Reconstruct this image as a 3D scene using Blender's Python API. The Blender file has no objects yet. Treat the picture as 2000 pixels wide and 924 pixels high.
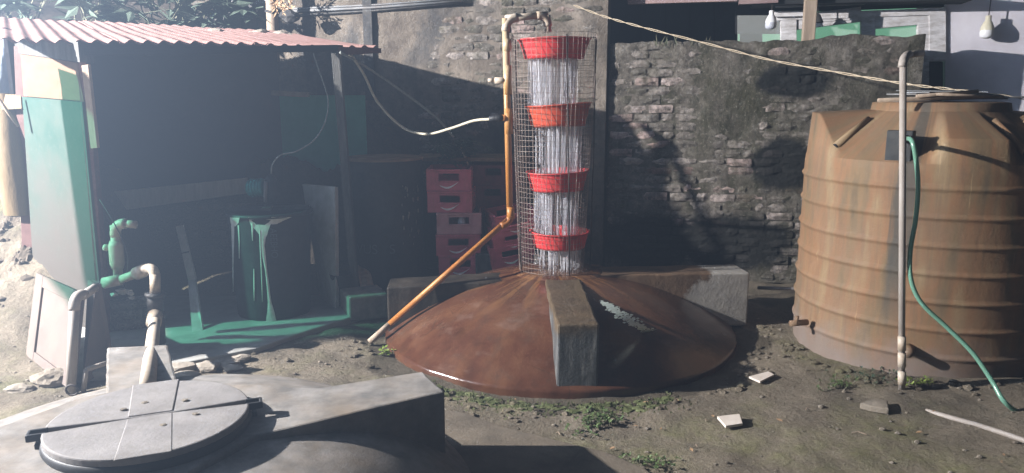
import bpy, bmesh, math, random
from mathutils import Vector, Matrix, noise
R = math.radians
rnd = random.Random(7)
sc = bpy.context.scene
col = sc.collection

# ------------------------------------------------------------------ camera, world, lamp, exposure
F = 1450.0; H = 1.65; TH = math.atan(277 / F)
cam_d = bpy.data.cameras.new('camera'); cam = bpy.data.objects.new('camera', cam_d); col.objects.link(cam)
cam.location = (0, 0, H); cam.rotation_euler = (R(90) - TH, 0, 0)
cam_d.sensor_width = 36; cam_d.lens = 36 * F / 2000; cam_d.clip_end = 300; cam_d.clip_start = 0.05
sc.camera = cam
w = bpy.data.worlds.new('World'); sc.world = w; w.use_nodes = True
bg = w.node_tree.nodes['Background']; bg.inputs[0].default_value = (0.62, 0.80, 1.0, 1); bg.inputs[1].default_value = 0.024
LAMP = Vector((-7.25, 3.31, 3.71))
ld = bpy.data.lights.new('yard_lamp', 'POINT'); ld.energy = 13500; ld.color = (1.0, 0.955, 0.92); ld.shadow_soft_size = 0.05
lo = bpy.data.objects.new('yard_lamp', ld); lo.location = LAMP; col.objects.link(lo)
sc.view_settings.view_transform = 'Standard'; sc.view_settings.look = 'None'
sc.view_settings.exposure = 0; sc.view_settings.gamma = 1
sc.cycles.use_denoising = True
sc.cycles.max_bounces = 8; sc.cycles.transparent_max_bounces = 24

# ------------------------------------------------------------------ pixel helpers (2000 x 924 photograph)
def ray(px, py):
    u = (px - 1000) / F; v = (462 - py) / F
    return Vector((u, math.cos(TH) + v * math.sin(TH), -math.sin(TH) + v * math.cos(TH)))
def P(px, py, Y):
    d = ray(px, py); return Vector((0, 0, H)) + d * (Y / d.y)
def G(px, py, z=0.0):
    d = ray(px, py); return Vector((0, 0, H)) + d * ((z - H) / d.z)
def lerp(a, b, t): return a + (b - a) * t

# ------------------------------------------------------------------ materials
class NT:
    def __init__(s, name):
        s.m = bpy.data.materials.new(name); s.m.use_nodes = True
        s.t = s.m.node_tree; s.b = s.t.nodes['Principled BSDF']
    def n(s, typ, **kw):
        o = s.t.nodes.new(typ)
        for k, v in kw.items(): setattr(o, k, v)
        return o
    def link(s, a, b): s.t.links.new(a, b)
    def set(s, inp, v):
        if hasattr(v, 'node'): s.link(v, inp)
        elif isinstance(v, tuple) and len(v) == 3 and inp.type == 'RGBA': inp.default_value = (*v, 1)
        else: inp.default_value = v
    def pos(s): return s.n('ShaderNodeNewGeometry').outputs['Position']
    def obj(s): return s.n('ShaderNodeTexCoord').outputs['Object']
    def map(s, vec, scale=(1, 1, 1), loc=(0, 0, 0), rot=(0, 0, 0)):
        o = s.n('ShaderNodeMapping'); s.link(vec, o.inputs[0]); o.inputs[1].default_value = loc
        o.inputs[2].default_value = rot; o.inputs[3].default_value = scale; return o.outputs[0]
    def noise(s, scale, detail=6, vec=None, rough=0.6, dist=0.0):
        o = s.n('ShaderNodeTexNoise'); s.link(vec if vec is not None else s.pos(), o.inputs['Vector'])
        o.inputs['Scale'].default_value = scale; o.inputs['Detail'].default_value = detail
        o.inputs['Roughness'].default_value = rough; o.inputs['Distortion'].default_value = dist
        return o.outputs['Fac']
    def voro(s, scale, vec=None, feature='F1', out='Distance'):
        o = s.n('ShaderNodeTexVoronoi', feature=feature); s.link(vec if vec is not None else s.pos(), o.inputs['Vector'])
        o.inputs['Scale'].default_value = scale; return o.outputs[out]
    def ramp(s, fac, stops):
        o = s.n('ShaderNodeValToRGB'); s.link(fac, o.inputs[0]); e = o.color_ramp.elements
        while len(e) < len(stops): e.new(0.5)
        for k, (p, c) in zip(e, stops):
            k.position = p; k.color = (*c, 1) if isinstance(c, tuple) else (c, c, c, 1)
        return o.outputs[0]
    def mix(s, fac, a, b, mode='MIX'):
        o = s.n('ShaderNodeMix', data_type='RGBA', blend_type=mode)
        s.set(o.inputs[0], fac); s.set(o.inputs[6], a); s.set(o.inputs[7], b); return o.outputs[2]
    def math(s, op, a, b=0.0, clamp=False):
        o = s.n('ShaderNodeMath', operation=op, use_clamp=clamp); s.set(o.inputs[0], a); s.set(o.inputs[1], b); return o.outputs[0]
    def sep(s, vec):
        o = s.n('ShaderNodeSeparateXYZ'); s.link(vec, o.inputs[0]); return o.outputs
    def rand(s): return s.n('ShaderNodeObjectInfo').outputs['Random']
    def bump(s, h, strength=0.3, dist=0.02):
        o = s.n('ShaderNodeBump'); s.link(h, o.inputs['Height']); o.inputs['Strength'].default_value = strength
        o.inputs['Distance'].default_value = dist; s.link(o.outputs[0], s.b.inputs['Normal'])
    def fin(s, color=None, rough=0.8, metal=0.0, spec=0.3):
        if color is not None: s.set(s.b.inputs['Base Color'], color)
        s.set(s.b.inputs['Roughness'], rough); s.b.inputs['Metallic'].default_value = metal
        s.b.inputs['Specular IOR Level'].default_value = spec
        return s.m

def simple(name, a, b, scale=6, rough=0.8, bump=0.25, bscale=60, metal=0.0, spec=0.3, stretch=(1, 1, 1), dirt=None, dscale=3, damt=0.6):
    n = NT(name); v = n.map(n.pos(), stretch)
    c = n.ramp(n.noise(scale, 8, v), [(0.35, a), (0.68, b)])
    if dirt: c = n.mix(n.math('MULTIPLY', n.ramp(n.noise(dscale, 8, v, 0.7), [(0.45, 0.0), (0.7, 1.0)]), damt), c, dirt)
    if bump: n.bump(n.noise(bscale, 6, v), bump, 0.01)
    return n.fin(c, rough, metal, spec)

M = {}
M['concrete'] = simple('grey_concrete', (0.105, 0.098, 0.09), (0.235, 0.22, 0.205), 9, 0.88, 0.14, 90, dirt=(0.21, 0.155, 0.10), dscale=2.4, damt=0.55)
M['dark_concrete'] = simple('damp_concrete', (0.035, 0.035, 0.034), (0.11, 0.108, 0.1), 7, 0.6, 0.4, 50, stretch=(3, 3, 0.6), dirt=(0.02, 0.02, 0.022), dscale=3)
M['dirty_concrete'] = simple('dirty_concrete_apron', (0.06, 0.05, 0.038), (0.135, 0.112, 0.085), 4, 0.85, 0.4, 50, dirt=(0.17, 0.14, 0.105), dscale=3, damt=0.5)
M['soaked'] = simple('soaked_black_concrete', (0.012, 0.010, 0.008), (0.04, 0.032, 0.024), 6, 0.5, 0.4, 50)  # near-black colour holds the roof shade on the left rib
M['pale_pvc'] = simple('pale_plastic_pipe', (0.38, 0.32, 0.25), (0.48, 0.42, 0.35), 8, 0.5, 0.08, 80, dirt=(0.34, 0.25, 0.17), dscale=9, damt=0.7)
M['white_pvc'] = simple('dusty_white_pipe', (0.25, 0.22, 0.195), (0.32, 0.29, 0.265), 10, 0.55, 0.08, 80, dirt=(0.3, 0.26, 0.22), dscale=7, damt=0.5)
M['black_plastic'] = simple('black_plastic', (0.010, 0.011, 0.013), (0.024, 0.026, 0.03), 9, 0.55, 0.12, 40, dirt=(0.06, 0.06, 0.06), dscale=5, damt=0.35)
M['old_black'] = simple('worn_black_plastic', (0.008, 0.010, 0.012), (0.022, 0.024, 0.026), 5, 0.6, 0.25, 40, dirt=(0.07, 0.068, 0.06), dscale=4, damt=0.5)
M['rust_sheet'] = simple('rusty_sheet', (0.14, 0.085, 0.05), (0.27, 0.19, 0.12), 9, 0.9, 0.3, 60)
M['maroon'] = simple('maroon_painted_steel', (0.09, 0.03, 0.027), (0.14, 0.055, 0.047), 12, 0.7, 0.15, 80, dirt=(0.28, 0.2, 0.17), dscale=8, damt=0.4)
M['red_paint'] = simple('faded_red_steel', (0.095, 0.05, 0.045), (0.14, 0.078, 0.07), 12, 0.7, 0.15, 80)
M['bare_ply'] = simple('bare_plywood', (0.115, 0.066, 0.038), (0.16, 0.096, 0.058), 7, 0.85, 0.15, 60, stretch=(1, 1, 3), dirt=(0.09, 0.057, 0.037), dscale=14, damt=0.5)
M['timber'] = simple('weathered_timber', (0.26, 0.20, 0.15), (0.40, 0.32, 0.25), 5, 0.9, 0.3, 40, stretch=(6, 6, 0.7), dirt=(0.14, 0.1, 0.07))
M['pale_timber'] = simple('pale_batten_timber', (0.40, 0.29, 0.21), (0.52, 0.40, 0.31), 6, 0.9, 0.2, 40, stretch=(5, 5, 0.8))
M['plank'] = simple('planed_plank', (0.44, 0.40, 0.35), (0.58, 0.53, 0.47), 6, 0.85, 0.2, 40, stretch=(4, 4, 0.8))
M['slate_sheet'] = simple('dark_slate_sheet', (0.06, 0.065, 0.078), (0.10, 0.105, 0.125), 2.2, 0.85, 0.15, 30, dirt=(0.12, 0.1, 0.1), dscale=1.4, damt=0.5)
M['green_panel'] = simple('dark_green_panel', (0.07, 0.27, 0.22), (0.11, 0.36, 0.30), 4, 0.8, 0.1, 30)
M['door_beige'] = simple('beige_door_board', (0.115, 0.09, 0.078), (0.142, 0.113, 0.098), 5, 0.8, 0.1, 50, dirt=(0.13, 0.10, 0.075), dscale=5, damt=0.4)
M['grey_board'] = simple('grey_white_board', (0.36, 0.36, 0.34), (0.48, 0.48, 0.46), 6, 0.85, 0.12, 40, dirt=(0.2, 0.19, 0.16), dscale=5)
M['yellow_tarp'] = simple('yellowed_tarp', (0.14, 0.095, 0.045), (0.185, 0.133, 0.073), 5, 0.75, 0.4, 14, stretch=(2, 2, 0.7), dirt=(0.18, 0.12, 0.06), damt=0.5)
M['blue_sheet'] = simple('blue_grey_plastic_sheet', (0.06, 0.075, 0.10), (0.13, 0.15, 0.18), 6, 0.5, 0.6, 9, stretch=(3, 3, 0.6))
M['grey_metal'] = simple('galvanised_sheet', (0.14, 0.145, 0.15), (0.23, 0.235, 0.24), 5, 0.6, 0.1, 40, dirt=(0.1, 0.08, 0.07))
M['iron'] = simple('old_iron', (0.035, 0.035, 0.036), (0.08, 0.075, 0.07), 20, 0.6, 0.3, 70, metal=0.3)
M['wire'] = simple('rusty_galvanised_wire', (0.16, 0.12, 0.105), (0.36, 0.31, 0.275), 9, 0.5, 0.0, metal=0.4)
M['rod'] = simple('dark_iron_rod', (0.018, 0.014, 0.013), (0.04, 0.028, 0.024), 20, 0.6, 0.2, 80)
M['stone'] = simple('field_stone', (0.12, 0.10, 0.078), (0.23, 0.20, 0.16), 12, 0.9, 0.6, 40)
M['pale_stone'] = simple('pale_broken_slab', (0.19, 0.165, 0.135), (0.30, 0.265, 0.225), 14, 0.9, 0.5, 40)
M['tile'] = simple('off_white_tile', (0.52, 0.46, 0.40), (0.62, 0.56, 0.50), 9, 0.6, 0.1, 60)
M['rope'] = simple('pale_rope', (0.42, 0.34, 0.24), (0.58, 0.5, 0.38), 60, 0.9, 0.3, 120)
M['cord'] = simple('grey_cord', (0.18, 0.2, 0.19), (0.28, 0.3, 0.28), 40, 0.6, 0.0)
M['white_hose'] = simple('cream_hose', (0.36, 0.33, 0.25), (0.46, 0.43, 0.34), 30, 0.45, 0.0)
M['drip'] = simple('dried_white_paint', (0.50, 0.50, 0.47), (0.64, 0.64, 0.6), 30, 0.7, 0.2, 90)
M['teal'] = simple('teal_motor_enamel', (0.02, 0.16, 0.16), (0.04, 0.24, 0.23), 20, 0.4, 0.05, 40)
M['white_mark'] = simple('white_print', (0.62, 0.60, 0.60), (0.74, 0.72, 0.72), 50, 0.6, 0.0)
M['faint_mark'] = simple('faint_scratched_mark', (0.06, 0.07, 0.075), (0.10, 0.11, 0.115), 50, 0.8, 0.0)
M['white_wall'] = simple('white_plaster', (0.60, 0.58, 0.64), (0.72, 0.70, 0.76), 4, 0.9, 0.1, 60)
M['frame_paint'] = simple('flaking_white_frame', (0.50, 0.49, 0.50), (0.70, 0.69, 0.71), 7, 0.75, 0.2, 50, stretch=(1, 1, 3), dirt=(0.2, 0.17, 0.15), dscale=11, damt=0.7)
M['pink_beam'] = simple('pinkish_timber_beam', (0.22, 0.15, 0.15), (0.32, 0.23, 0.22), 5, 0.85, 0.2, 40, stretch=(0.6, 3, 3))
M['dark_boards'] = simple('dark_boarding', (0.010, 0.011, 0.013), (0.022, 0.024, 0.028), 4, 0.85, 0.1, 30)
M['bulb_white'] = simple('white_bulb_plastic', (0.66, 0.66, 0.68), (0.74, 0.74, 0.76), 20, 0.35, 0.0)
M['bulb_cream'] = simple('yellowed_bulb_plastic', (0.50, 0.47, 0.36), (0.62, 0.58, 0.46), 20, 0.4, 0.0)
M['bulb_grey'] = simple('clouded_bulb_globe', (0.40, 0.42, 0.48), (0.5, 0.52, 0.58), 20, 0.25, 0.0)
M['weed'] = simple('weed_leaves', (0.05, 0.085, 0.03), (0.11, 0.15, 0.055), 30, 0.6, 0.0)
M['lime_weed'] = simple('bright_weed_leaves', (0.12, 0.17, 0.03), (0.2, 0.26, 0.06), 30, 0.6, 0.0)
M['shrub_leaf'] = simple('dusty_shrub_leaves', (0.075, 0.105, 0.08), (0.125, 0.16, 0.125), 14, 0.55, 0.0)
M['dark_leaf'] = simple('dark_plant_leaves', (0.03, 0.055, 0.035), (0.06, 0.09, 0.055), 14, 0.5, 0.0)
M['stem'] = simple('plant_stems', (0.10, 0.11, 0.07), (0.18, 0.17, 0.12), 20, 0.8, 0.0)
M['dry_leaf'] = simple('dry_straw', (0.35, 0.22, 0.12), (0.55, 0.38, 0.24), 30, 0.8, 0.0)
M['burnt'] = simple('charred_wood', (0.03, 0.03, 0.032), (0.07, 0.065, 0.06), 20, 0.9, 0.5, 30)

def m_basin(name, a, b, stain=(0.16, 0.07, 0.04)):
    n = NT(name); p = n.pos()
    c = n.ramp(n.noise(9, 6), [(0.3, a), (0.7, b)])
    c = n.mix(n.math('MULTIPLY', n.ramp(n.noise(7, 8, n.map(p, (2.2, 2.2, 0.7)), 0.7), [(0.5, 0.0), (0.7, 1.0)]), 0.55), c, stain)
    n.bump(n.noise(60, 4, p), 0.1, 0.004)
    return n.fin(c, n.ramp(n.noise(12, 5, p), [(0.3, 0.3), (0.7, 0.6)]), 0, 0.4)
M['basin'] = m_basin('red_basin_plastic', (0.44, 0.022, 0.026), (0.54, 0.04, 0.043))
M['basin_rusty'] = m_basin('rust_stained_red_basin', (0.36, 0.045, 0.018), (0.46, 0.06, 0.03))
M['crate'] = m_basin('red_crate_plastic', (0.40, 0.085, 0.115), (0.50, 0.13, 0.155))
M['crate_old'] = m_basin('faded_crate_plastic', (0.40, 0.20, 0.21), (0.50, 0.28, 0.285))
M['crate_dark'] = m_basin('dirty_crate_plastic', (0.10, 0.022, 0.03), (0.16, 0.035, 0.045))  # shade of the rear stack put into a darker crate red

# soil
n = NT('dirt_ground'); p = n.pos()
c = n.ramp(n.noise(1.6, 10, p, 0.68), [(0.3, (0.10, 0.085, 0.063)), (0.5, (0.178, 0.15, 0.113)), (0.72, (0.26, 0.222, 0.17))])
c = n.mix(n.math('MULTIPLY', n.ramp(n.noise(26, 8, p, 0.7), [(0.42, 0.0), (0.62, 1.0)]), 0.5), c, (0.13, 0.105, 0.078))
c = n.mix(n.ramp(n.voro(46, n.map(p, (1, 1, 1))), [(0.06, 0.6), (0.14, 0.0)]), c, (0.36, 0.32, 0.26))
c = n.mix(n.ramp(n.noise(110, 6, p, 0.8), [(0.54, 0.0), (0.68, 0.55)]), c, (0.34, 0.30, 0.24))
c = n.mix(n.ramp(n.noise(75, 6, n.map(p, (1, 1, 1), (2, 9, 0)), 0.8), [(0.53, 0.0), (0.66, 0.6)]), c, (0.05, 0.042, 0.03))
c = n.mix(n.math('MULTIPLY', n.ramp(n.noise(1.4, 7, n.map(p, (1, 1, 1), (8, 5, 0)), 0.65), [(0.5, 0.0), (0.62, 1.0)]), 0.6), c, (0.06, 0.052, 0.042))
moss = n.math('MULTIPLY', n.ramp(n.noise(1.1, 6, n.map(p, (1, 1, 1), (3.1, 1.7, 0)), 0.6), [(0.5, 0.0), (0.66, 1.0)]), n.ramp(n.noise(9, 8, p, 0.7), [(0.4, 0.15), (0.62, 1.0)]))
c = n.mix(n.math('MULTIPLY', moss, 0.75), c, (0.16, 0.16, 0.07))
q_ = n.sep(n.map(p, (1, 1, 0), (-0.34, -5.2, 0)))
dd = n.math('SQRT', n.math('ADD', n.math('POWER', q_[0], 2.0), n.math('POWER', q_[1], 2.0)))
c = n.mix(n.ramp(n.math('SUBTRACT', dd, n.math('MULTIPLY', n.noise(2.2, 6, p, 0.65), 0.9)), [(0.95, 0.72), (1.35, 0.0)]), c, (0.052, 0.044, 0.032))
n.bump(n.math('ADD', n.noise(38, 10, p, 0.75), n.math('MULTIPLY', n.noise(9, 6, p), 1.5)), 0.85, 0.03)
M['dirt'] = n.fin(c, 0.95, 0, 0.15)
M['bank'] = simple('earth_bank', (0.06, 0.048, 0.036), (0.125, 0.10, 0.076), 7, 0.95, 1.0, 14, dirt=(0.045, 0.037, 0.028), dscale=9, damt=0.8)
M['floor'] = simple('smooth_cement_floor', (0.24, 0.24, 0.23), (0.33, 0.33, 0.31), 3, 0.75, 0.15, 40, dirt=(0.13, 0.13, 0.12), dscale=4, damt=0.6)

# masonry
def painted_shadow(n, p, c):
    # cast shadows painted as ragged black patches on the right of the wall
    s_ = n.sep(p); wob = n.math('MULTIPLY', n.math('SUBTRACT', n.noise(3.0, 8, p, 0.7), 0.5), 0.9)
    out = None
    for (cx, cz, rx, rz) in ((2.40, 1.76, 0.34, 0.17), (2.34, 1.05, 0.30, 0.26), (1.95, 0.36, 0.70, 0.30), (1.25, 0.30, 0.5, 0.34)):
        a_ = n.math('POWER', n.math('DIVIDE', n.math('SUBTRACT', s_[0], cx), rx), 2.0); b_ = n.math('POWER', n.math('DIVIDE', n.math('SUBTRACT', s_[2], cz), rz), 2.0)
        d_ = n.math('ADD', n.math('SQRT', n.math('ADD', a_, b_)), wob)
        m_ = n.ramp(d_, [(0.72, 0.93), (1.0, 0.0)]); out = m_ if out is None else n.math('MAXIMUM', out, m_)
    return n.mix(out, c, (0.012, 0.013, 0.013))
n = NT('old_brick'); p = n.pos(); r = n.rand()
c = n.ramp(r, [(0.0, (0.11, 0.10, 0.085)), (0.35, (0.19, 0.17, 0.15)), (0.62, (0.31, 0.275, 0.25)), (0.82, (0.43, 0.37, 0.345)), (0.95, (0.47, 0.36, 0.335)), (1.0, (0.20, 0.13, 0.11))])
c = n.mix(n.ramp(n.noise(14, 8, p, 0.7), [(0.42, 0.0), (0.62, 0.8)]), c, (0.055, 0.048, 0.038))
c = n.mix(n.math('MULTIPLY', n.ramp(n.noise(2.3, 7, n.map(p, (1.6, 1.6, 0.6)), 0.65), [(0.46, 0.0), (0.62, 1.0)]), 0.75), c, (0.05, 0.048, 0.026))
c = n.mix(n.ramp(n.noise(48, 8, p, 0.8), [(0.55, 0.0), (0.66, 0.65)]), c, (0.46, 0.43, 0.39))
c = n.mix(n.ramp(n.noise(30, 8, n.map(p, (1, 1, 1), (4, 4, 4)), 0.8), [(0.54, 0.0), (0.64, 0.7)]), c, (0.04, 0.037, 0.03))
c = painted_shadow(n, p, c)
n.bump(n.noise(34, 10, p, 0.75), 0.9, 0.03); M['brick'] = n.fin(c, 0.93, 0, 0.15)
n = NT('dirty_mortar'); p = n.pos()
c = n.ramp(n.noise(7, 10, p, 0.72), [(0.32, (0.06, 0.054, 0.044)), (0.5, (0.14, 0.124, 0.105)), (0.7, (0.29, 0.265, 0.23))])
c = n.mix(n.math('MULTIPLY', n.ramp(n.noise(2.1, 7, n.map(p, (1.5, 1.5, 0.5)), 0.65), [(0.45, 0.0), (0.63, 1.0)]), 0.8), c, (0.045, 0.044, 0.024))
c = n.mix(n.ramp(n.noise(44, 8, p, 0.8), [(0.55, 0.0), (0.66, 0.6)]), c, (0.40, 0.375, 0.33))
c = n.mix(n.ramp(n.noise(30, 8, n.map(p, (1, 1, 1), (4, 4, 4)), 0.8), [(0.54, 0.0), (0.64, 0.7)]), c, (0.035, 0.033, 0.026))
c = painted_shadow(n, p, c)
n.bump(n.noise(30, 10, p, 0.75), 1.0, 0.04); M['mortar'] = n.fin(c, 0.95, 0, 0.12)
n = NT('stained_plaster'); p = n.pos()
c = n.ramp(n.noise(3.2, 9, p, 0.68), [(0.3, (0.085, 0.07, 0.058)), (0.52, (0.165, 0.14, 0.115)), (0.74, (0.26, 0.225, 0.19))])
c = n.mix(n.ramp(n.noise(16, 8, p, 0.72), [(0.5, 0.0), (0.68, 0.65)]), c, (0.06, 0.05, 0.042))
c = n.mix(n.math('MULTIPLY', n.ramp(n.noise(2.2, 5, n.map(p, (1.3, 1.3, 0.7), (5, 2, 0)), 0.6), [(0.5, 0.0), (0.64, 1.0)]), 0.7), c, (0.05, 0.052, 0.055))
n.bump(n.noise(26, 10, p, 0.75), 0.8, 0.03); M['plaster'] = n.fin(c, 0.94, 0, 0.12)

# iron stained wet dome
n = NT('iron_stained_concrete'); p = n.pos()
rad = n.map(p, (1, 1, 1), (-0.3, -5.2, 0)); s_ = n.sep(rad)
ang = n.math('ARCTAN2', s_[1], s_[0]); rr = n.math('SQRT', n.math('ADD', n.math('POWER', s_[0], 2.0), n.math('POWER', s_[1], 2.0)))
cmb = n.n('ShaderNodeCombineXYZ'); n.link(n.math('MULTIPLY', ang, 5.0), cmb.inputs[0]); n.link(n.math('MULTIPLY', rr, 1.6), cmb.inputs[1])
streak = n.noise(1.3, 8, cmb.outputs[0], 0.65)
c = n.ramp(n.noise(2.6, 9, p, 0.65), [(0.3, (0.034, 0.014, 0.008)), (0.5, (0.068, 0.027, 0.015)), (0.75, (0.112, 0.053, 0.028))])
c = n.mix(n.math('MULTIPLY', n.ramp(streak, [(0.48, 0.0), (0.70, 1.0)]), n.ramp(rr, [(0.25, 1.0), (0.75, 0.1)])), c, (0.26, 0.135, 0.05))
c = n.mix(n.ramp(n.noise(7, 8, p, 0.7), [(0.52, 0.0), (0.72, 0.6)]), c, (0.055, 0.036, 0.026))
c = n.mix(n.math('MULTIPLY', n.ramp(n.noise(3.5, 9, n.map(p, (1, 1, 2), (7, 3, 1)), 0.7), [(0.55, 0.0), (0.68, 1.0)]), 0.35), c, (0.17, 0.12, 0.10))
c = n.mix(n.math('MULTIPLY', n.ramp(n.noise(2.4, 8, cmb.outputs[0], 0.7), [(0.55, 0.0), (0.75, 1.0)]), 0.35), c, (0.045, 0.028, 0.02))
c = n.mix(n.math('MULTIPLY', n.ramp(n.math('ADD', rr, n.math('MULTIPLY', n.noise(6, 8, p, 0.7), 0.35)), [(1.25, 0.0), (1.42, 1.0)]), 0.0), c, (0.03, 0.024, 0.018))
cr = n.ramp(n.voro(2.6, n.map(p, (1, 1, 1)), 'DISTANCE_TO_EDGE'), [(0.0, 1.0), (0.012, 0.0)])
c = n.mix(n.math('MULTIPLY', cr, n.ramp(n.noise(2, 4, p), [(0.5, 0.0), (0.6, 0.6)])), c, (0.03, 0.02, 0.015))
n.bump(n.math('ADD', n.math('ADD', n.noise(9, 6, p), n.math('MULTIPLY', n.noise(45, 6, p, 0.7), 0.5)), n.math('MULTIPLY', streak, 0.5)), 0.16, 0.015)
M['dome'] = n.fin(c, n.ramp(n.noise(5, 5, p), [(0.35, 0.07), (0.65, 0.22)]), 0, 0.5)
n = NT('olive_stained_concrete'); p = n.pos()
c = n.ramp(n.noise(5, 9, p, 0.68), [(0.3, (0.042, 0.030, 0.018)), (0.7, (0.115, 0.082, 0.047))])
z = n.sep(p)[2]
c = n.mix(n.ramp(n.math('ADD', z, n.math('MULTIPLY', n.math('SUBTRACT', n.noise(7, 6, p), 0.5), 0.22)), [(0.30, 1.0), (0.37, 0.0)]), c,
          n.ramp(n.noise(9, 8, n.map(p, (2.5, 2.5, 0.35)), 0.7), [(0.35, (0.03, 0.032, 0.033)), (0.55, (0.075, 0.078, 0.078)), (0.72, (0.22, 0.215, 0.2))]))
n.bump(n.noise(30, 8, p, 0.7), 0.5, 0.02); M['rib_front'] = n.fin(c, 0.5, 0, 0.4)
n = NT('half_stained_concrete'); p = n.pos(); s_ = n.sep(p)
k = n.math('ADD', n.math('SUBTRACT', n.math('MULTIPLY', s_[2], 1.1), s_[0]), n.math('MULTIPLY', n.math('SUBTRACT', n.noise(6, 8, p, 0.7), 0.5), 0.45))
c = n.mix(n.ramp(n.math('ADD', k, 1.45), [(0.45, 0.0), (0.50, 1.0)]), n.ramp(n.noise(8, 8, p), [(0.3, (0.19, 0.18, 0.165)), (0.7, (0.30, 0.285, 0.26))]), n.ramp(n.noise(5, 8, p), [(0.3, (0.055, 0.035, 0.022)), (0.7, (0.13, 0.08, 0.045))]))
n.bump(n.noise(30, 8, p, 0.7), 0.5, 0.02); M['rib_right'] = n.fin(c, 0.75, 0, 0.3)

# orange stained standpipe: cream at the top, iron orange lower down
n = NT('iron_stained_pipe'); p = n.pos(); z = n.sep(p)[2]
k = n.math('ADD', z, n.math('MULTIPLY', n.math('SUBTRACT', n.noise(7, 6, n.map(p, (1, 1, 0.5)), 0.6), 0.5), 0.9))
c = n.ramp(n.math('MULTIPLY', k, 0.5), [(0.60, (0.34, 0.14, 0.03)), (0.80, (0.37, 0.20, 0.075)), (0.98, (0.44, 0.34, 0.22))])
c = n.mix(n.ramp(n.noise(26, 6, p, 0.7), [(0.58, 0.0), (0.72, 0.8)]), c, (0.20, 0.075, 0.02))
n.bump(n.noise(50, 4, p), 0.1, 0.005); M['pipe_stain'] = n.fin(c, 0.45, 0, 0.4)
M['pipe_orange'] = simple('iron_orange_pipe', (0.28, 0.10, 0.02), (0.38, 0.18, 0.05), 7, 0.45, 0.1, 50, dirt=(0.16, 0.06, 0.02), dscale=8, damt=0.8, stretch=(0.6, 1, 1))

# corrugated roof paint
n = NT('faded_red_roof'); p = n.pos()
c = n.ramp(n.noise(4, 9, p, 0.68), [(0.3, (0.22, 0.125, 0.108)), (0.52, (0.27, 0.162, 0.145)), (0.75, (0.31, 0.205, 0.185))])
c = n.mix(n.ramp(n.noise(20, 8, p, 0.72), [(0.55, 0.0), (0.72, 0.6)]), c, (0.28, 0.15, 0.125))
n.bump(n.noise(60, 5, p), 0.1, 0.01); M['roof'] = n.fin(c, 0.75, 0, 0.25)
n = NT('green_translucent_sheet'); tr = n.n('ShaderNodeBsdfTransparent'); tr.inputs[0].default_value = (0.055, 0.30, 0.19, 1)
mx = n.n('ShaderNodeMixShader'); mx.inputs[0].default_value = 0.12
n.b.inputs['Base Color'].default_value = (0.05, 0.4, 0.2, 1); n.b.inputs['Roughness'].default_value = 0.4
n.link(tr.outputs[0], mx.inputs[1]); n.link(n.b.outputs[0], mx.inputs[2]); n.link(mx.outputs[0], n.t.nodes['Material Output'].inputs[0])
M['green_sheet'] = n.m
# green painted panel, worn to grey at the bottom
n = NT('worn_green_paint'); p = n.pos(); z = n.sep(p)[2]
k = n.math('ADD', n.math('MULTIPLY', z, 0.50), n.math('MULTIPLY', n.math('SUBTRACT', n.noise(3.2, 9, p, 0.68), 0.5), 0.8))
c = n.ramp(k, [(0.22, (0.066, 0.058, 0.05)), (0.45, (0.056, 0.06, 0.05)), (0.66, (0.036, 0.06, 0.048)), (0.86, (0.013, 0.047, 0.036))])
c = n.mix(n.ramp(n.noise(22, 8, p, 0.7), [(0.56, 0.0), (0.72, 0.5)]), c, (0.085, 0.092, 0.08))
M['worn_green'] = n.fin(c, 0.75, 0, 0.25)

# water tank: vertical rust and mud streaks
n = NT('rust_streaked_tank'); p = n.pos(); q = n.map(p, (1, 1, 1), (-2.72, -4.80, 0)); s_ = n.sep(q)
ang = n.math('ARCTAN2', s_[1], s_[0])
cmb = n.n('ShaderNodeCombineXYZ'); n.link(n.math('MULTIPLY', ang, 3.0), cmb.inputs[0]); n.link(n.math('MULTIPLY', s_[2], 0.75), cmb.inputs[1])
cm2 = n.n('ShaderNodeCombineXYZ'); n.link(n.math('MULTIPLY', ang, 14.0), cm2.inputs[0]); n.link(n.math('MULTIPLY', s_[2], 0.8), cm2.inputs[1])
c = n.ramp(n.noise(1.7, 8, cmb.outputs[0], 0.6), [(0.28, (0.075, 0.060, 0.042)), (0.41, (0.16, 0.108, 0.058)), (0.51, (0.20, 0.108, 0.056)), (0.62, (0.215, 0.146, 0.080)), (0.76, (0.275, 0.21, 0.125))])
c = n.mix(n.ramp(n.noise(1.8, 8, cm2.outputs[0], 0.7), [(0.5, 0.0), (0.68, 0.5)]), c, (0.09, 0.068, 0.05))
c = n.mix(n.ramp(n.noise(2.6, 6, cm2.outputs[0], 0.6), [(0.66, 0.0), (0.74, 0.7)]), c, (0.42, 0.31, 0.18))
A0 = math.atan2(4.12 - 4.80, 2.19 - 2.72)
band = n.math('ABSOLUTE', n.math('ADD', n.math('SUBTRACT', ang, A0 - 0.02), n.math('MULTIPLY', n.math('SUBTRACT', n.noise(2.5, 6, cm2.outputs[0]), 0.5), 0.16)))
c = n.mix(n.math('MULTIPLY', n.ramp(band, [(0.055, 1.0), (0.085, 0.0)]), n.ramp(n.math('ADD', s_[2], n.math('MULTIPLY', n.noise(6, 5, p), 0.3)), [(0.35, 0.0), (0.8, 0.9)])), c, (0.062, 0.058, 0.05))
c = n.mix(n.ramp(n.math('ADD', s_[2], n.math('MULTIPLY', n.math('SUBTRACT', n.noise(5, 7, p, 0.65), 0.5), 0.6)), [(0.02, 0.85), (0.26, 0.0)]), c, (0.17, 0.14, 0.125))
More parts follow.
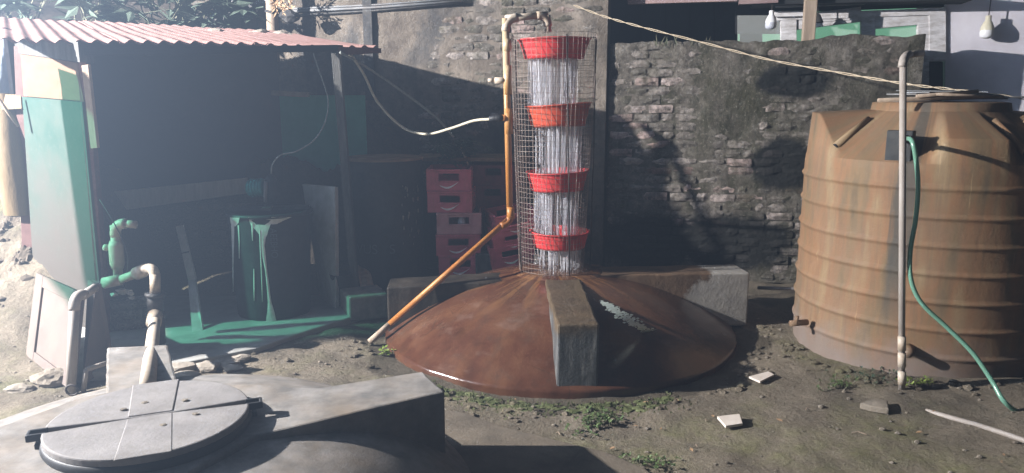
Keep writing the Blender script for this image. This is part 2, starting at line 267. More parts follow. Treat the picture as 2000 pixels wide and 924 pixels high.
c = n.mix(n.ramp(n.noise(24, 8, p, 0.7), [(0.56, 0.0), (0.7, 0.35)]), c, (0.10, 0.07, 0.05))
c = n.mix(n.math('MULTIPLY', n.ramp(n.noise(2.2, 8, n.map(p, (1, 1, 0.8)), 0.68), [(0.45, 0.0), (0.65, 1.0)]), 0.35), c, (0.135, 0.105, 0.078))
c = n.mix(n.ramp(n.noise(60, 6, p, 0.75), [(0.60, 0.0), (0.74, 0.4)]), c, (0.30, 0.25, 0.19))
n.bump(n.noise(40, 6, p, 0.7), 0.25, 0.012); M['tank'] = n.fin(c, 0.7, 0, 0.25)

n = NT('falling_water'); n.b.inputs['Base Color'].default_value = (0.80, 0.81, 0.86, 1); n.b.inputs['Roughness'].default_value = 0.08
n.b.inputs['IOR'].default_value = 1.33; n.b.inputs['Transmission Weight'].default_value = 0.45; n.b.inputs['Alpha'].default_value = 0.62
M['water'] = n.m
n = NT('green_hose_plastic'); n.b.inputs['Base Color'].default_value = (0.16, 0.34, 0.25, 1); n.b.inputs['Roughness'].default_value = 0.25
n.b.inputs['Transmission Weight'].default_value = 0.25; M['green_hose'] = n.m
n = NT('lit_mint_room'); em = n.n('ShaderNodeEmission'); em.inputs[0].default_value = (0.33, 0.80, 0.50, 1); em.inputs[1].default_value = 0.62
n.link(em.outputs[0], n.t.nodes['Material Output'].inputs[0]); M['mint'] = n.m
n = NT('window_glass'); n.b.inputs['Base Color'].default_value = (0.9, 0.95, 0.92, 1); n.b.inputs['Roughness'].default_value = 0.05
n.b.inputs['Alpha'].default_value = 0.12; M['glass'] = n.m
n = NT('moss_cushion'); p = n.pos()
M['moss'] = n.fin(n.ramp(n.noise(20, 8, p), [(0.35, (0.06, 0.072, 0.03)), (0.65, (0.13, 0.14, 0.07))]), 0.95, 0, 0.1)
M['lime'] = simple('pale_lime_residue', (0.45, 0.55, 0.5), (0.7, 0.78, 0.73), 25, 0.3, 0.4, 60)
M['mud_wet'] = simple('wet_concrete_rim', (0.05, 0.045, 0.04), (0.10, 0.09, 0.08), 9, 0.2, 0.5, 30, spec=0.6)

# ------------------------------------------------------------------ mesh builder
def frame_of(d):
    d = d.normalized(); up = Vector((0, 0, 1)) if abs(d.z) < 0.95 else Vector((1, 0, 0))
    a = d.cross(up).normalized(); return a, a.cross(d).normalized()
def smooth_path(pts, n=8):
    pts = [Vector(q) for q in pts]; out = []
    for i in range(len(pts) - 1):
        p0 = pts[max(i - 1, 0)]; p1 = pts[i]; p2 = pts[i + 1]; p3 = pts[min(i + 2, len(pts) - 1)]
        for k in range(n):
            t = k / n
            out.append(0.5 * ((2 * p1) + (p2 - p0) * t + (2 * p0 - 5 * p1 + 4 * p2 - p3) * t * t + (3 * p1 - p0 - 3 * p2 + p3) * t ** 3))
    out.append(pts[-1]); return out
class MB:
    def __init__(s): s.v = []; s.f = []
    def poly(s, pts):
        b = len(s.v); s.v += [Vector(q) for q in pts]; s.f.append(tuple(range(b, b + len(pts))))
        return s
    def hexa(s, a, b_):   # two matching rings
        b = len(s.v); n = len(a); s.v += [Vector(q) for q in a] + [Vector(q) for q in b_]
        s.f.append(tuple(range(b + n - 1, b - 1, -1))); s.f.append(tuple(range(b + n, b + 2 * n)))
        for i in range(n):
            j = (i + 1) % n; s.f.append((b + i, b + j, b + n + j, b + n + i))
        return s
    def prism(s, pts, vec):
        vec = Vector(vec); return s.hexa(pts, [Vector(q) + vec for q in pts])
    def box(s, c, size, rot=None):
        c = Vector(c); x, y, z = (k / 2 for k in size)
        q = [Vector((sx * x, sy * y, sz * z)) for sz in (-1, 1) for sx, sy in ((-1, -1), (1, -1), (1, 1), (-1, 1))]
        if rot is not None: q = [rot @ k for k in q]
        q = [c + k for k in q]; return s.hexa(q[:4], q[4:])
    def tube(s, path, r, n=10, cap=True):
        path = [Vector(q) for q in path]; L = len(path); b = len(s.v)
        rs = r if isinstance(r, (list, tuple)) else [r] * L
        ref = None
        for i, q in enumerate(path):
            d = (path[min(i + 1, L - 1)] - path[max(i - 1, 0)]).normalized()
            if ref is None: a, c = frame_of(d)
            else:
                a = (ref - d * ref.dot(d))
                a = a.normalized() if a.length > 1e-6 else frame_of(d)[0]
                c = a.cross(d).normalized()
            ref = a
            for k in range(n):
                t = 2 * math.pi * k / n; s.v.append(q + (a * math.cos(t) + c * math.sin(t)) * rs[i])
        for i in range(L - 1):
            for k in range(n):
                j = (k + 1) % n; s.f.append((b + i * n + k, b + (i + 1) * n + k, b + (i + 1) * n + j, b + i * n + j))
        if cap:
            s.f.append(tuple(b + k for k in range(n))); s.f.append(tuple(b + (L - 1) * n + k for k in range(n - 1, -1, -1)))
        return s
    def lathe(s, c, prof, n=32, rf=None, cap0=False, cap1=False):
        c = Vector(c); b = len(s.v); L = len(prof)
        for i, (r, z) in enumerate(prof):
            for k in range(n):
                t = 2 * math.pi * k / n; q = rf(t, i) if rf else 1.0
                s.v.append(c + Vector((r * q * math.cos(t), r * q * math.sin(t), z)))
        for i in range(L - 1):
            for k in range(n):
                j = (k + 1) % n; s.f.append((b + i * n + k, b + i * n + j, b + (i + 1) * n + j, b + (i + 1) * n + k))
        if cap0: s.f.append(tuple(b + k for k in range(n - 1, -1, -1)))
        if cap1: s.f.append(tuple(b + (L - 1) * n + k for k in range(n)))
        return s
    def rock(s, c, rad, seed, sub=2, flat=(1, 1, 0.7), amp=0.35):
        bm = bmesh.new(); bmesh.ops.create_icosphere(bm, subdivisions=sub, radius=1); b = len(s.v); c = Vector(c)
        o = Vector((seed * 3.17, seed * 1.3, seed * 7.7))
        for q in bm.verts:
            k = 1 + amp * noise.noise(q.co * 1.3 + o) + amp * 0.5 * noise.noise(q.co * 3.1 + o)
            s.v.append(c + Vector((q.co.x * flat[0], q.co.y * flat[1], q.co.z * flat[2])) * (k * rad))
        s.f += [tuple(b + q.index for q in f.verts) for f in bm.faces]; bm.free(); return s
    def grid(s, fn, nu, nv):
        b = len(s.v)
        for i in range(nu + 1):
            for j in range(nv + 1): s.v.append(Vector(fn(i / nu, j / nv)))
        for i in range(nu):
            for j in range(nv):
                k = b + i * (nv + 1) + j; s.f.append((k, k + nv + 1, k + nv + 2, k + 1))
        return s
    def leaf(s, p, d, up, L, W):
        d = d.normalized(); a = d.cross(up); a = a.normalized() if a.length > 1e-4 else Vector((1, 0, 0)); nn = a.cross(d)
        m = p + d * L * 0.45 - nn * L * 0.04; b = len(s.v)
        s.v += [p, m + a * W / 2, p + d * L - nn * L * 0.16, m - a * W / 2]; s.f.append((b, b + 1, b + 2, b + 3)); return s
    def build(s, name, mat, parent=None, smooth=False, bevel=0.0, recalc=True):
        o0 = Vector((0, 0, 0))
        if parent is not None:
            o0 = Vector(parent.location); q = parent.parent
            while q is not None: o0 += Vector(q.location); q = q.parent
        elif s.v:
            o0 = Vector((sum(q.x for q in s.v) / len(s.v), sum(q.y for q in s.v) / len(s.v), min(q.z for q in s.v)))
        me = bpy.data.meshes.new(name); me.from_pydata([q - o0 for q in s.v], [], s.f)
        if recalc:
            bm = bmesh.new(); bm.from_mesh(me); bmesh.ops.recalc_face_normals(bm, faces=bm.faces); bm.to_mesh(me); bm.free()
        me.materials.append(M[mat] if isinstance(mat, str) else mat)
        if smooth:
            for f in me.polygons: f.use_smooth = True
        o = bpy.data.objects.new(name, me); col.objects.link(o)
        if parent is not None: o.parent = parent
        else: o.location = o0
        if bevel:
            bv = o.modifiers.new('bevel', 'BEVEL'); bv.width = bevel; bv.segments = 2; bv.limit_method = 'ANGLE'; bv.angle_limit = R(50)
        return o
def smooth_by_angle(o, deg=40):
    me = o.data
    for f in me.polygons: f.use_smooth = True
    bm = bmesh.new(); bm.from_mesh(me)
    for e in bm.edges:
        if len(e.link_faces) == 2 and e.calc_face_angle(0) > R(deg): e.smooth = False
    bm.to_mesh(me); bm.free(); return o
def tag(o, label, cat, group=None):
    o['label'] = label; o['category'] = cat
    if group: o['group'] = group
    return o
def thing(name, label, cat, loc=(0, 0, 0), group=None):
    o = bpy.data.objects.new(name, None); col.objects.link(o); o.location = loc; o.empty_display_size = 0.1
    return tag(o, label, cat, group)
def kind(o, k): o['kind'] = k; return o
def subpart(mb, name, mat, part, smooth=False, bevel=0.0):
    return mb.build(name, mat, part, smooth, bevel)
def fbm(x, y, z=0.0, o=5):
    return noise.fractal(Vector((x, y, z)), 0.9, 2.1, o)
def sstep(a, b, x):
    t = min(1, max(0, (x - a) / (b - a))); return t * t * (3 - 2 * t)

DC = Vector((0.34, 5.20, 0))       # centre of the iron stained dome
FC = Vector((-1.40, 2.66, 0))      # centre of the near dome
TC = Vector((2.72, 4.80, 0))       # centre of the water tank

# ------------------------------------------------------------------ ground
def gz(x, y):
    z = 0.0
    b = sstep(-2.95, -3.35, x) * sstep(4.2, 6.8, y)
    z += b * 1.0
    z += 0.18 * sstep(5.75, 6.15, y) * sstep(0.6, -0.2, x)
    z += 0.05 * sstep(1.6, 2.8, x) * sstep(5.6, 4.6, y)
    z -= 0.05 * math.exp(-((x - 0.35) ** 2 / 0.5 + (y - 3.45) ** 2 / 0.05))
    z += 0.022 * fbm(x * 1.7, y * 1.7) * sstep(8, 3, abs(x)) + (0.010 + 0.09 * b) * fbm(x * 7, y * 7, 3)
    rw = (x - DC.x) ** 2 + (y - DC.y) ** 2
    if rw < 1.6 ** 2: z -= 0.03 * sstep(1.6, 1.3, math.sqrt(rw))
    return z - 0.004
def warp(t, a, b, lo, hi):      # dense between a and b, sparse out to lo and hi
    if t < 0.1: return lo + (a - lo) * (1 - (1 - t / 0.1) ** 2)
    if t > 0.9: return b + (hi - b) * ((t - 0.9) / 0.1) ** 2
    return a + (b - a) * (t - 0.1) / 0.8
g = MB().grid(lambda u, v: (lambda x, y: (x, y, gz(x, y)))(warp(u, -4.8, 4.0, -60, 60), warp(v, 2.0, 7.4, -20, 90)), 260, 190)
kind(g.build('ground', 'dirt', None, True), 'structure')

# earth bank behind the side wall, rubble against the rear wall, hillside beyond
def bankf(u, v):
    x = -6.5 + 3.25 * u; y = 4.5 + 2.9 * v
    z = gz(x, y) * 0.95 - 0.05 + 0.10 * fbm(x * 3.2, y * 3.2, 9) + 0.09 * abs(fbm(x * 9, y * 9, 4)) + 0.05 * abs(fbm(x * 26, y * 26, 14)) + 0.22 * v * (1 - u)
    return (x, y, z - 0.35 * sstep(0.9, 1, u) - 0.4 * sstep(0.06, 0, v))
kind(MB().grid(bankf, 200, 150).build('earth_bank', 'bank', None, False), 'structure')
r = random.Random(77); mb = MB()
for k in range(500):
    u, v = r.random(), r.random() ** 1.5; q = bankf(lerp(.45, .93, u), v); s_ = 0.012 + 0.045 * r.random() ** 3
    mb.rock((q[0], q[1], q[2] + s_ * .2), s_, k * .6, 1, (1.3, 1, .8), .5)
kind(mb.build('bank_clods', 'bank', None, False), 'stuff')
def rubf(u, v):
    x = -2.35 + 2.5 * u; y = 6.45 + 0.85 * v
    z = 0.55 + 0.85 * sstep(0.95, 0.1, u) * (0.45 + 0.55 * v) + 0.25 * v + 0.10 * fbm(x * 5, y * 5, 2) + 0.07 * abs(fbm(x * 13, y * 13, 6))
    return (x, y, z - 0.8 * sstep(0.1, 0, v) - 0.5 * sstep(0.93, 1, u))
kind(MB().grid(rubf, 90, 40).build('rubble_bank', 'bank', None, False), 'structure')
def hillf(u, v):
    x = -12 + 26 * u; y = 8.6 + 8 * v
    return (x, y, 0.2 + 4.8 * sstep(0, 0.8, v) + 0.5 * fbm(x, y, 1))
kind(MB().grid(hillf, 60, 30).build('hillside', 'bank', None, True), 'structure')

# concrete apron in front of the near dome
pts = [G(780, 800), G(905, 812), G(985, 842), G(1090, 868), G(1190, 893), G(1260, 924), G(1330, 980), G(900, 1300), G(400, 1300)]
kind(MB().prism([Vector((q.x, q.y, -0.05)) for q in pts], (0, 0, 0.072)).build('pavement', 'dirty_concrete', None, False, 0.006), 'structure')
# shed floor
pts = [G(150, 742), G(345, 722), G(430, 704), G(500, 690), G(600, 655), G(705, 622), G(752, 606)]
pts = [Vector((q.x, q.y, -0.05)) for q in pts] + [Vector((-1.0, 6.75, -0.05)), Vector((-4.0, 6.5, -0.05)), Vector((-3.4, 5.0, -0.05))]
kind(MB().prism(pts, (0, 0, 0.085)).build('shed_floor', 'floor', None, False, 0.012), 'structure')
FZ = 0.035; GLEN = 1.37

# ------------------------------------------------------------------ masonry walls built brick by brick
def brick_variants():
    out = []
    for k in range(14):
        r = random.Random(100 + k); bm = bmesh.new(); L, W, Hh = 0.222, 0.10, 0.066
        vs = []
        for ix in range(4):
            for iz in range(3):
                x = -L / 2 + L * ix / 3; z = -Hh / 2 + Hh * iz / 2
                edge = (ix in (0, 3)) + (iz in (0, 2))
                vs.append(bm.verts.new((x * (1 - 0.03 * edge * r.random()) + r.uniform(-.006, .006), (0.011 * edge + r.uniform(-.007, .009)), z + r.uniform(-.005, .005))))
        for ix in range(3):
            for iz in range(2): bm.faces.new((vs[ix * 3 + iz], vs[ix * 3 + iz + 3], vs[ix * 3 + iz + 4], vs[ix * 3 + iz + 1]))
        rim = [vs[0], vs[3], vs[6], vs[9], vs[10], vs[11], vs[8], vs[5], vs[2], vs[1]]
        bk = [bm.verts.new((q.co.x, W, q.co.z)) for q in rim]
        for i in range(10):
            j = (i + 1) % 10; bm.faces.new((rim[j], rim[i], bk[i], bk[j]))
        bm.faces.new(bk)
        bmesh.ops.recalc_face_normals(bm, faces=bm.faces)
        me = bpy.data.meshes.new('brick'); bm.to_mesh(me); bm.free(); me.materials.append(M['brick']); out.append(me)
    return out
BRICKS = brick_variants()
def wall_frame(O, a):
    a = Vector((a[0], a[1], 0)).normalized(); n = Vector((a.y, -a.x, 0))     # n faces the camera side
    return Vector(O), a, n, Matrix(((a.x, -n.x, 0), (a.y, -n.y, 0), (0, 0, 1)))
def masonry(root, O, a, length, ztop, cover, view, core_mat, thick=0.2, seed=1, cap=300, zmin=0.0, relief=1.0):
    """core sheet with a rough face; bricks stand proud of it where cover() is low"""
    O, a, n, rot = wall_frame(O, a); r = random.Random(seed); nu = int(length / 0.035); nv = 60
    def at(s, z, d): return O + a * s + n * d + Vector((0, 0, z))
    mb = MB()
    def fr(u, v):
        s = u * length; z = v * ztop(s)
        rough = relief * (0.012 * fbm(s * 4, z * 4, seed) + 0.008 * fbm(s * 15, z * 15, seed + 3))
        edge = sstep(0, 0.03, min(s, length - s) + 0.001)
        return at(s, z, (0.026 * cover(s, z) - 0.012 + rough) * (0.4 + 0.6 * edge))
    mb.grid(fr, nu, nv)
    for i in range(nu):
        s0, s1 = length * i / nu, length * (i + 1) / nu
        k0 = i * (nv + 1) + nv; k1 = (i + 1) * (nv + 1) + nv; b = len(mb.v)
        mb.v += [at(s0, ztop(s0) - 0.02, -thick), at(s1, ztop(s1) - 0.02, -thick), at(s0, 0, -thick), at(s1, 0, -thick)]
        mb.f += [(k0, k1, b + 1, b), (b, b + 1, b + 3, b + 2)]
    for side in (0, nu):
        s0 = length * side / nu
        mb.poly([mb.v[side * (nv + 1) + j] for j in range(0, nv + 1, 4)] + [at(s0, ztop(s0) - 0.02, -thick), at(s0, 0, -thick)])
    mb.build('core', core_mat, root, True, recalc=True)
    count = 0; row = 0; z = zmin + 0.04
    while z < ztop(length / 2) + 0.3:
        s = (row % 2) * 0.118 + r.uniform(-0.02, 0.02)
        while s < length - 0.06:
            zz = z + 0.008 * math.sin(s * 2.1 + seed) + r.uniform(-.004, .004)
            L = 0.226 if r.random() > 0.12 else 0.11
            if s + L < length + 0.02 and zz < ztop(s + L / 2) - 0.03 and cover(s + L / 2, zz) < 0.62 and view(at(s + L / 2, zz, 0)) and count < cap:
                b = bpy.data.objects.new('brick', r.choice(BRICKS)); col.objects.link(b); b.parent = root
                pos = at(s + L / 2, zz, r.uniform(0.002, 0.019)) - Vector(root.location)
                e = Matrix.Rotation(r.uniform(-.03, .03), 3, 'Y') @ Matrix.Rotation(r.uniform(-.04, .04), 3, 'Z')
                b.matrix_local = Matrix.Translation(pos) @ (rot @ e @ Matrix.Diagonal(((L - 0.012) / 0.222, 1, r.uniform(0.9, 1.06)))).to_4x4()
                count += 1
            s += L + 0.008
        z += 0.0785; row += 1
    return count
def pix(p):
    d = p - Vector((0, 0, H)); dep = d.y * math.cos(TH) - d.z * math.sin(TH); up = d.y * math.sin(TH) + d.z * math.cos(TH)
    return 1000 + F * d.x / dep, 462 - F * up / dep
WA = Vector((1, -0.25, 0)).normalized()
def wall_pt(x, off=0.0):
    return Vector((x, 6.8 + 0.25 * 0.89 - 0.25 * x - off, 0))
# tall rear wall on the left
rw = thing('rear_wall', 'tall stained plaster and brick wall rising behind the shed and the water tower', 'wall', wall_pt(-0.8))
ln = (wall_pt(0.84) - wall_pt(-3.4)).length
def top_l(s): return 2.62 + 0.10 * sstep(0.5, 4.3, s) + 0.42 * sstep(2.6, 3.4, s) + 0.02 * fbm(s * 3, 1)
def cov_l(s, z): return 0.74 + 0.9 * sstep(2.9, 1.7, s) - 0.35 * sstep(2.6, 3.4, s) + 0.55 * fbm(s * 1.3, z * 1.6, 5)
def view_l(q):
    x, y = pix(q); return 640 < x < 1185 and -10 < y < 330
masonry(rw, wall_pt(-3.4, 0.06), WA, ln, top_l, cov_l, view_l, 'plaster', 0.2, 3)
# lower ruined wall on the right
rr_ = thing('brick_wall', 'low ruined brick wall with mossy eroded bricks between tower and tank', 'wall', wall_pt(2.0))
O2 = wall_pt(0.87); ln2 = (wall_pt(3.34) - O2).length
def top_r(s): return 2.10 + 0.035 * fbm(s * 2.3, 7) + 0.03 * sstep(1.2, 2.4, s) + 0.02 * fbm(s * 9, 3)
def cov_r(s, z): return 0.33 + 0.60 * fbm(s * 1.1, z * 1.0, 8) + 0.25 * sstep(1.8, 2.1, z) + 0.22 * math.exp(-((s - 0.85) / 0.3) ** 2)
def view_r(q):
    x, y = pix(q); return x < 1815 and y < 600 and not (x > 1580 and y > 222)
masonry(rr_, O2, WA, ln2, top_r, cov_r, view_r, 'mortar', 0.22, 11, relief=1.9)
# grass tuft on the ruined wall
r = random.Random(3); mb = MB(); b0 = P(1330, 92, 6.62)
for k in range(16):
    q = b0 + Vector((r.uniform(-.22, .22), r.uniform(-.03, .03), 0)); d = Vector((r.uniform(-.6, .6), r.uniform(-.3, .3), 1))
    mb.leaf(q, d, Vector((0, -1, 0)), r.uniform(.05, .13), 0.012)
gt_ = thing('grass_tuft', 'dry grass tuft sprouting from the top of the ruined brick wall', 'plant', b0)
kind(mb.build('blades', 'stem', gt_, recalc=False), 'stuff')

# ------------------------------------------------------------------ iron stained dome
RD = 1.235; HD = 0.405
def cap_z(r, R0, h):
    Rs = (R0 * R0 + h * h) / (2 * h); return math.sqrt(max(Rs * Rs - r * r, 0)) - (Rs - h)
dome = thing('concrete_dome', 'rust stained wet concrete dome with ribs under the water tower', 'dome', DC)
prof = [(RD + 0.012, -0.14), (RD + 0.014, -0.01), (RD + 0.010, 0.006)] + [(RD * (1 - k / 18), 0.012 + cap_z(RD * (1 - k / 18), RD, HD)) for k in range(0, 18)]
mb = MB(); mb.lathe(DC, prof, 160, lambda t, i: 1 + 0.006 * fbm(math.cos(t) * 2, math.sin(t) * 2, i * 0.2) + (0.003 * fbm(math.cos(t) * 14, math.sin(t) * 14, 3) if i < 3 else 0), cap1=True)
mb.build('shell', 'dome', dome, True)
def rib(root, C, ang, hw0, hw1, r0, r1, z0, z1, zb, mat, name='rib'):
    a = Vector((math.cos(ang), math.sin(ang), 0)); b = Vector((-a.y, a.x, 0)); mb = MB(); N = 14
    ring = []
    for k in range(N + 1):
        t = k / N; rr = lerp(r0, r1, t); hw = lerp(hw0, hw1, t); z = lerp(z0, z1, t) + 0.004 * fbm(rr * 6, ang)
        j = 0.006 * fbm(rr * 8, ang + 4)
        ring.append([C + a * rr + b * (-hw + j) + Vector((0, 0, zb)), C + a * rr + b * (hw + j) + Vector((0, 0, zb)), C + a * rr + b * (hw + j) + Vector((0, 0, z)), C + a * rr + b * (-hw + j) + Vector((0, 0, z))])
    base = len(mb.v)
    for q in ring: mb.v += q
    for k in range(N):
        for i in range(4):
            j = (i + 1) % 4; mb.f.append((base + k * 4 + i, base + k * 4 + j, base + (k + 1) * 4 + j, base + (k + 1) * 4 + i))
    mb.f += [tuple(base + i for i in range(4)), tuple(base + N * 4 + i for i in (3, 2, 1, 0))]
    return mb.build(name, mat, root, False, 0.012)
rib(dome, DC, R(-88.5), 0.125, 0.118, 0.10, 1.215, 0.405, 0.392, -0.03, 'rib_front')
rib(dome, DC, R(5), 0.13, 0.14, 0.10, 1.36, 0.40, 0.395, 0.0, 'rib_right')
rib(dome, DC, R(184), 0.13, 0.13, 0.10, 1.22, 0.385, 0.34, 0.0, 'soaked')  # left rib, roof shade put into its colour
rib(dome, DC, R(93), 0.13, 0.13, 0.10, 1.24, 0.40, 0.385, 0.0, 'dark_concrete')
MB().lathe(DC + Vector((0, 0.03, 0)), [(0.37, 0.355), (0.33, 0.392), (0.28, 0.408), (0.0, 0.416)], 40).build('hub', 'dome', dome, True)
# wet glare painted as pale flakes on the shaded side, beside the front rib
mb = MB(); pts = []
r = random.Random(12)
def on_dome(px, py):
    z = 0.2
    for _ in range(12):
        q = G(px, py, z); rr = math.hypot(q.x - DC.x, q.y - DC.y); z = 0.012 + cap_z(min(rr, RD), RD, HD)
    return q
for k in range(520):
    t = r.random(); cx = lerp(1172, 1288, t); cy = lerp(588, 664, t); w_ = 17 * math.sin(math.pi * min(1, t * 1.02)) ** 0.6
    cx += r.gauss(0, .42) * w_; cy += r.gauss(0, .20) * w_; rx = r.uniform(1.2, 4.2)
    ring = []
    for k in range(7):
        t = 2 * math.pi * k / 7; q = on_dome(cx + rx * r.uniform(.5, 1.2) * math.cos(t), cy + rx * 0.5 * r.uniform(.5, 1.2) * math.sin(t)); q.z += 0.0035; ring.append(q)
    mb.poly(ring)
kind(mb.build('lime_flakes', 'lime', dome, recalc=False), 'stuff')

# ------------------------------------------------------------------ near dome with its lid
near = thing('near_concrete_dome', 'pale dry concrete dome with straight ribs at the near edge', 'dome', FC)
prof = [(1.28, -0.08), (1.28, 0.015)] + [(1.24 * (1 - k / 16), 0.374 - 0.335 * (1 - k / 16) ** 3.4) for k in range(0, 16)]
MB().lathe(FC, prof, 80, cap1=True).build('shell', 'concrete', near, True)
ZT = 0.39
far = [(868, 765), (825, 725), (760, 735), (690, 746), (620, 757), (560, 755), (500, 750), (430, 749), (349, 756), (328, 673), (208, 678), (206, 766), (150, 778), (90, 800), (40, 818), (-40, 846), (-160, 905)]
nearp = [(-60, 1000), (120, 1040), (250, 1000), (330, 945), (392, 908), (440, 882), (500, 850), (560, 837), (700, 804)]
ring0 = [G(x, y, ZT) for x, y in far + nearp]; ring = []
for i, q in enumerate(ring0):
    e = ring0[(i + 1) % len(ring0)]; m_ = max(1, int((e - q).length / 0.035))
    for j in range(m_):
        k = lerp(q, e, j / m_); ring.append(k + Vector((0.005 * fbm(k.x * 9, k.y * 9, 1) + .002 * fbm(k.x * 40, k.y * 40), 0.005 * fbm(k.x * 9, k.y * 9, 7), 0)))
o = MB().prism([Vector((q.x, q.y, -0.02)) for q in ring], (0, 0, ZT + 0.02)).build('ribbed_top', 'concrete', near, False, 0.010)
lid = thing('manhole_lid', 'round grey plastic lid with black handles on the near dome', 'lid', FC + Vector((0.02, -0.005, ZT)))
LC = lid.location.copy(); LR = 0.36; AX = R(22)    # AX: direction of the dark split
aL = Vector((math.cos(AX), math.sin(AX), 0)); bL = Vector((-aL.y, aL.x, 0))
M['lid_grey'] = simple('dusty_grey_lid', (0.16, 0.15, 0.146), (0.235, 0.222, 0.216), 6, 0.7, 0.2, 60, dirt=(0.10, 0.088, 0.072), dscale=5, damt=0.45)
MB().lathe(LC, [(LR * 1.0, 0.0), (LR * 1.015, 0.012), (LR * 1.0, 0.03), (LR * 0.985, 0.034), (0, 0.036)], 72).build('rim_base', 'black_plastic', lid, True)  # black base puts the shade below the edge and in the split into colour
for sgn in (1, -1):
    pts = []; wv = 0.024
    pts.append(aL * (-LR * 0.985) + bL * sgn * wv); pts.append(aL * (-0.05) + bL * sgn * 0.0015)
    pts.append(aL * 0.05 + bL * sgn * 0.0015); pts.append(aL * (LR * 0.985) + bL * sgn * wv)
    for k in range(1, 32):
        t = math.asin(wv / LR) + (math.pi - 2 * math.asin(wv / LR)) * k / 32
        pts.append(aL * LR * 0.99 * math.cos(t) + bL * sgn * LR * 0.99 * math.sin(t))
    MB().prism([LC + q + Vector((0, 0, 0.03)) for q in pts], (0, 0, 0.030 if sgn < 0 else 0.028)).build('lid_half', 'lid_grey', lid, False, 0.006)
# raised cross band
wb = 0.078
for sgn in (1, -1):
    q = [bL * sgn * 0.012 + aL * -wb, bL * sgn * 0.012 + aL * wb, bL * sgn * LR * 0.985 + aL * wb * 1.15, bL * sgn * LR * 0.985 + aL * -wb * 1.15]
    MB().prism([LC + k + Vector((0, 0, 0.054)) for k in q], (0, 0, 0.008)).build('cross_band', 'lid_grey', lid, False, 0.008)
for sgn in (1, -1):
    c = LC + aL * sgn * (LR + 0.012) + Vector((0, 0, 0.045)); rot = Matrix.Rotation(AX, 3, 'Z')
    h = MB()
    for dy in (-0.022, 0.022): h.box(c + rot @ Vector((0, dy, 0)), (0.06, 0.012, 0.028), rot)
    h.box(c + rot @ Vector((sgn * 0.028, 0, 0)), (0.012, 0.056, 0.026), rot)
    h.build('handle', 'black_plastic', lid, False, 0.003)
    MB().box(c + rot @ Vector((-sgn * 0.005, 0.0, -0.045)), (0.03, 0.05, 0.04), rot).build('hinge_lug', 'black_plastic', lid, False, 0.004)
r = random.Random(4)
for (dx, dy) in ((-.10, .09), (.12, .10), (.05, -.12), (.16, -.06), (-.03, .13)):
    q = LC + aL * dx + bL * dy + Vector((0, 0, 0.062))
    tag(MB().rock(q, 0.012, r.random() * 9, 1, (1.4, 1, 0.4)).build('mud_crumb', 'stone'), 'small dried mud crumb lying on the round grey lid', 'mud', 'mud crumbs on the lid')

# ------------------------------------------------------------------ water tower: wire cage, basins, falling water
def zat(py, Y=5.25): return P(1085, py, Y).z
TCX = Vector((0.285, 5.25, 0))
cage = thing('wire_cage', 'tall tapering welded wire mesh cage standing on the rusty dome', 'cage', TCX + Vector((0, 0, 0.41)))
Z0, Z1 = 0.415, zat(68)
def crad(z): return lerp(0.232, 0.298, (z - Z0) / (Z1 - Z0))
mb = MB(); NV = 52; NH = 46
wr = 0.0011
for k in range(NV):
    t = 2 * math.pi * (k + 0.3) / NV; d = Vector((math.cos(t), math.sin(t), 0))
    mb.tube([TCX + d * (crad(lerp(Z0, Z1, i / 6)) + 0.004 * fbm(t * 2, i * .7)) + Vector((0, 0, lerp(Z0, Z1, i / 6))) for i in range(7)], wr, 4, False)
for j in range(NH + 1):
    z = lerp(Z0, Z1, j / NH); ph = rnd.uniform(0, 6)
    mb.tube([TCX + Vector((math.cos(t), math.sin(t), 0)) * (crad(z) + 0.004 * fbm(t * 2, z * 3)) + Vector((0, 0, z + 0.004 * math.sin(3 * t + ph))) for t in [2 * math.pi * i / 44 for i in range(45)]], wr * 1.1, 4, False)
mb.build('wire_mesh', 'wire', cage, True)
for (px0, px1, pyT) in ((1107, 1112, 66), (1164, 1152, 74), (1006, 1018, 78)):
    p0 = P(px0, pyT, 5.0 if px0 == 1107 else 5.25); p1 = P(px1, 538, 5.03 if px0 == 1107 else 5.25)
    MB().tube([p1, lerp(p1, p0, 0.5) + Vector((0.004, 0, 0)), p0], 0.0048, 8).build('upright_rod', 'rod', cage, True)
MB().tube([P(1150, 72, 5.25), P(1165, 74, 5.25)], 0.0045, 6).build('hook_rod', 'rod', cage, True)
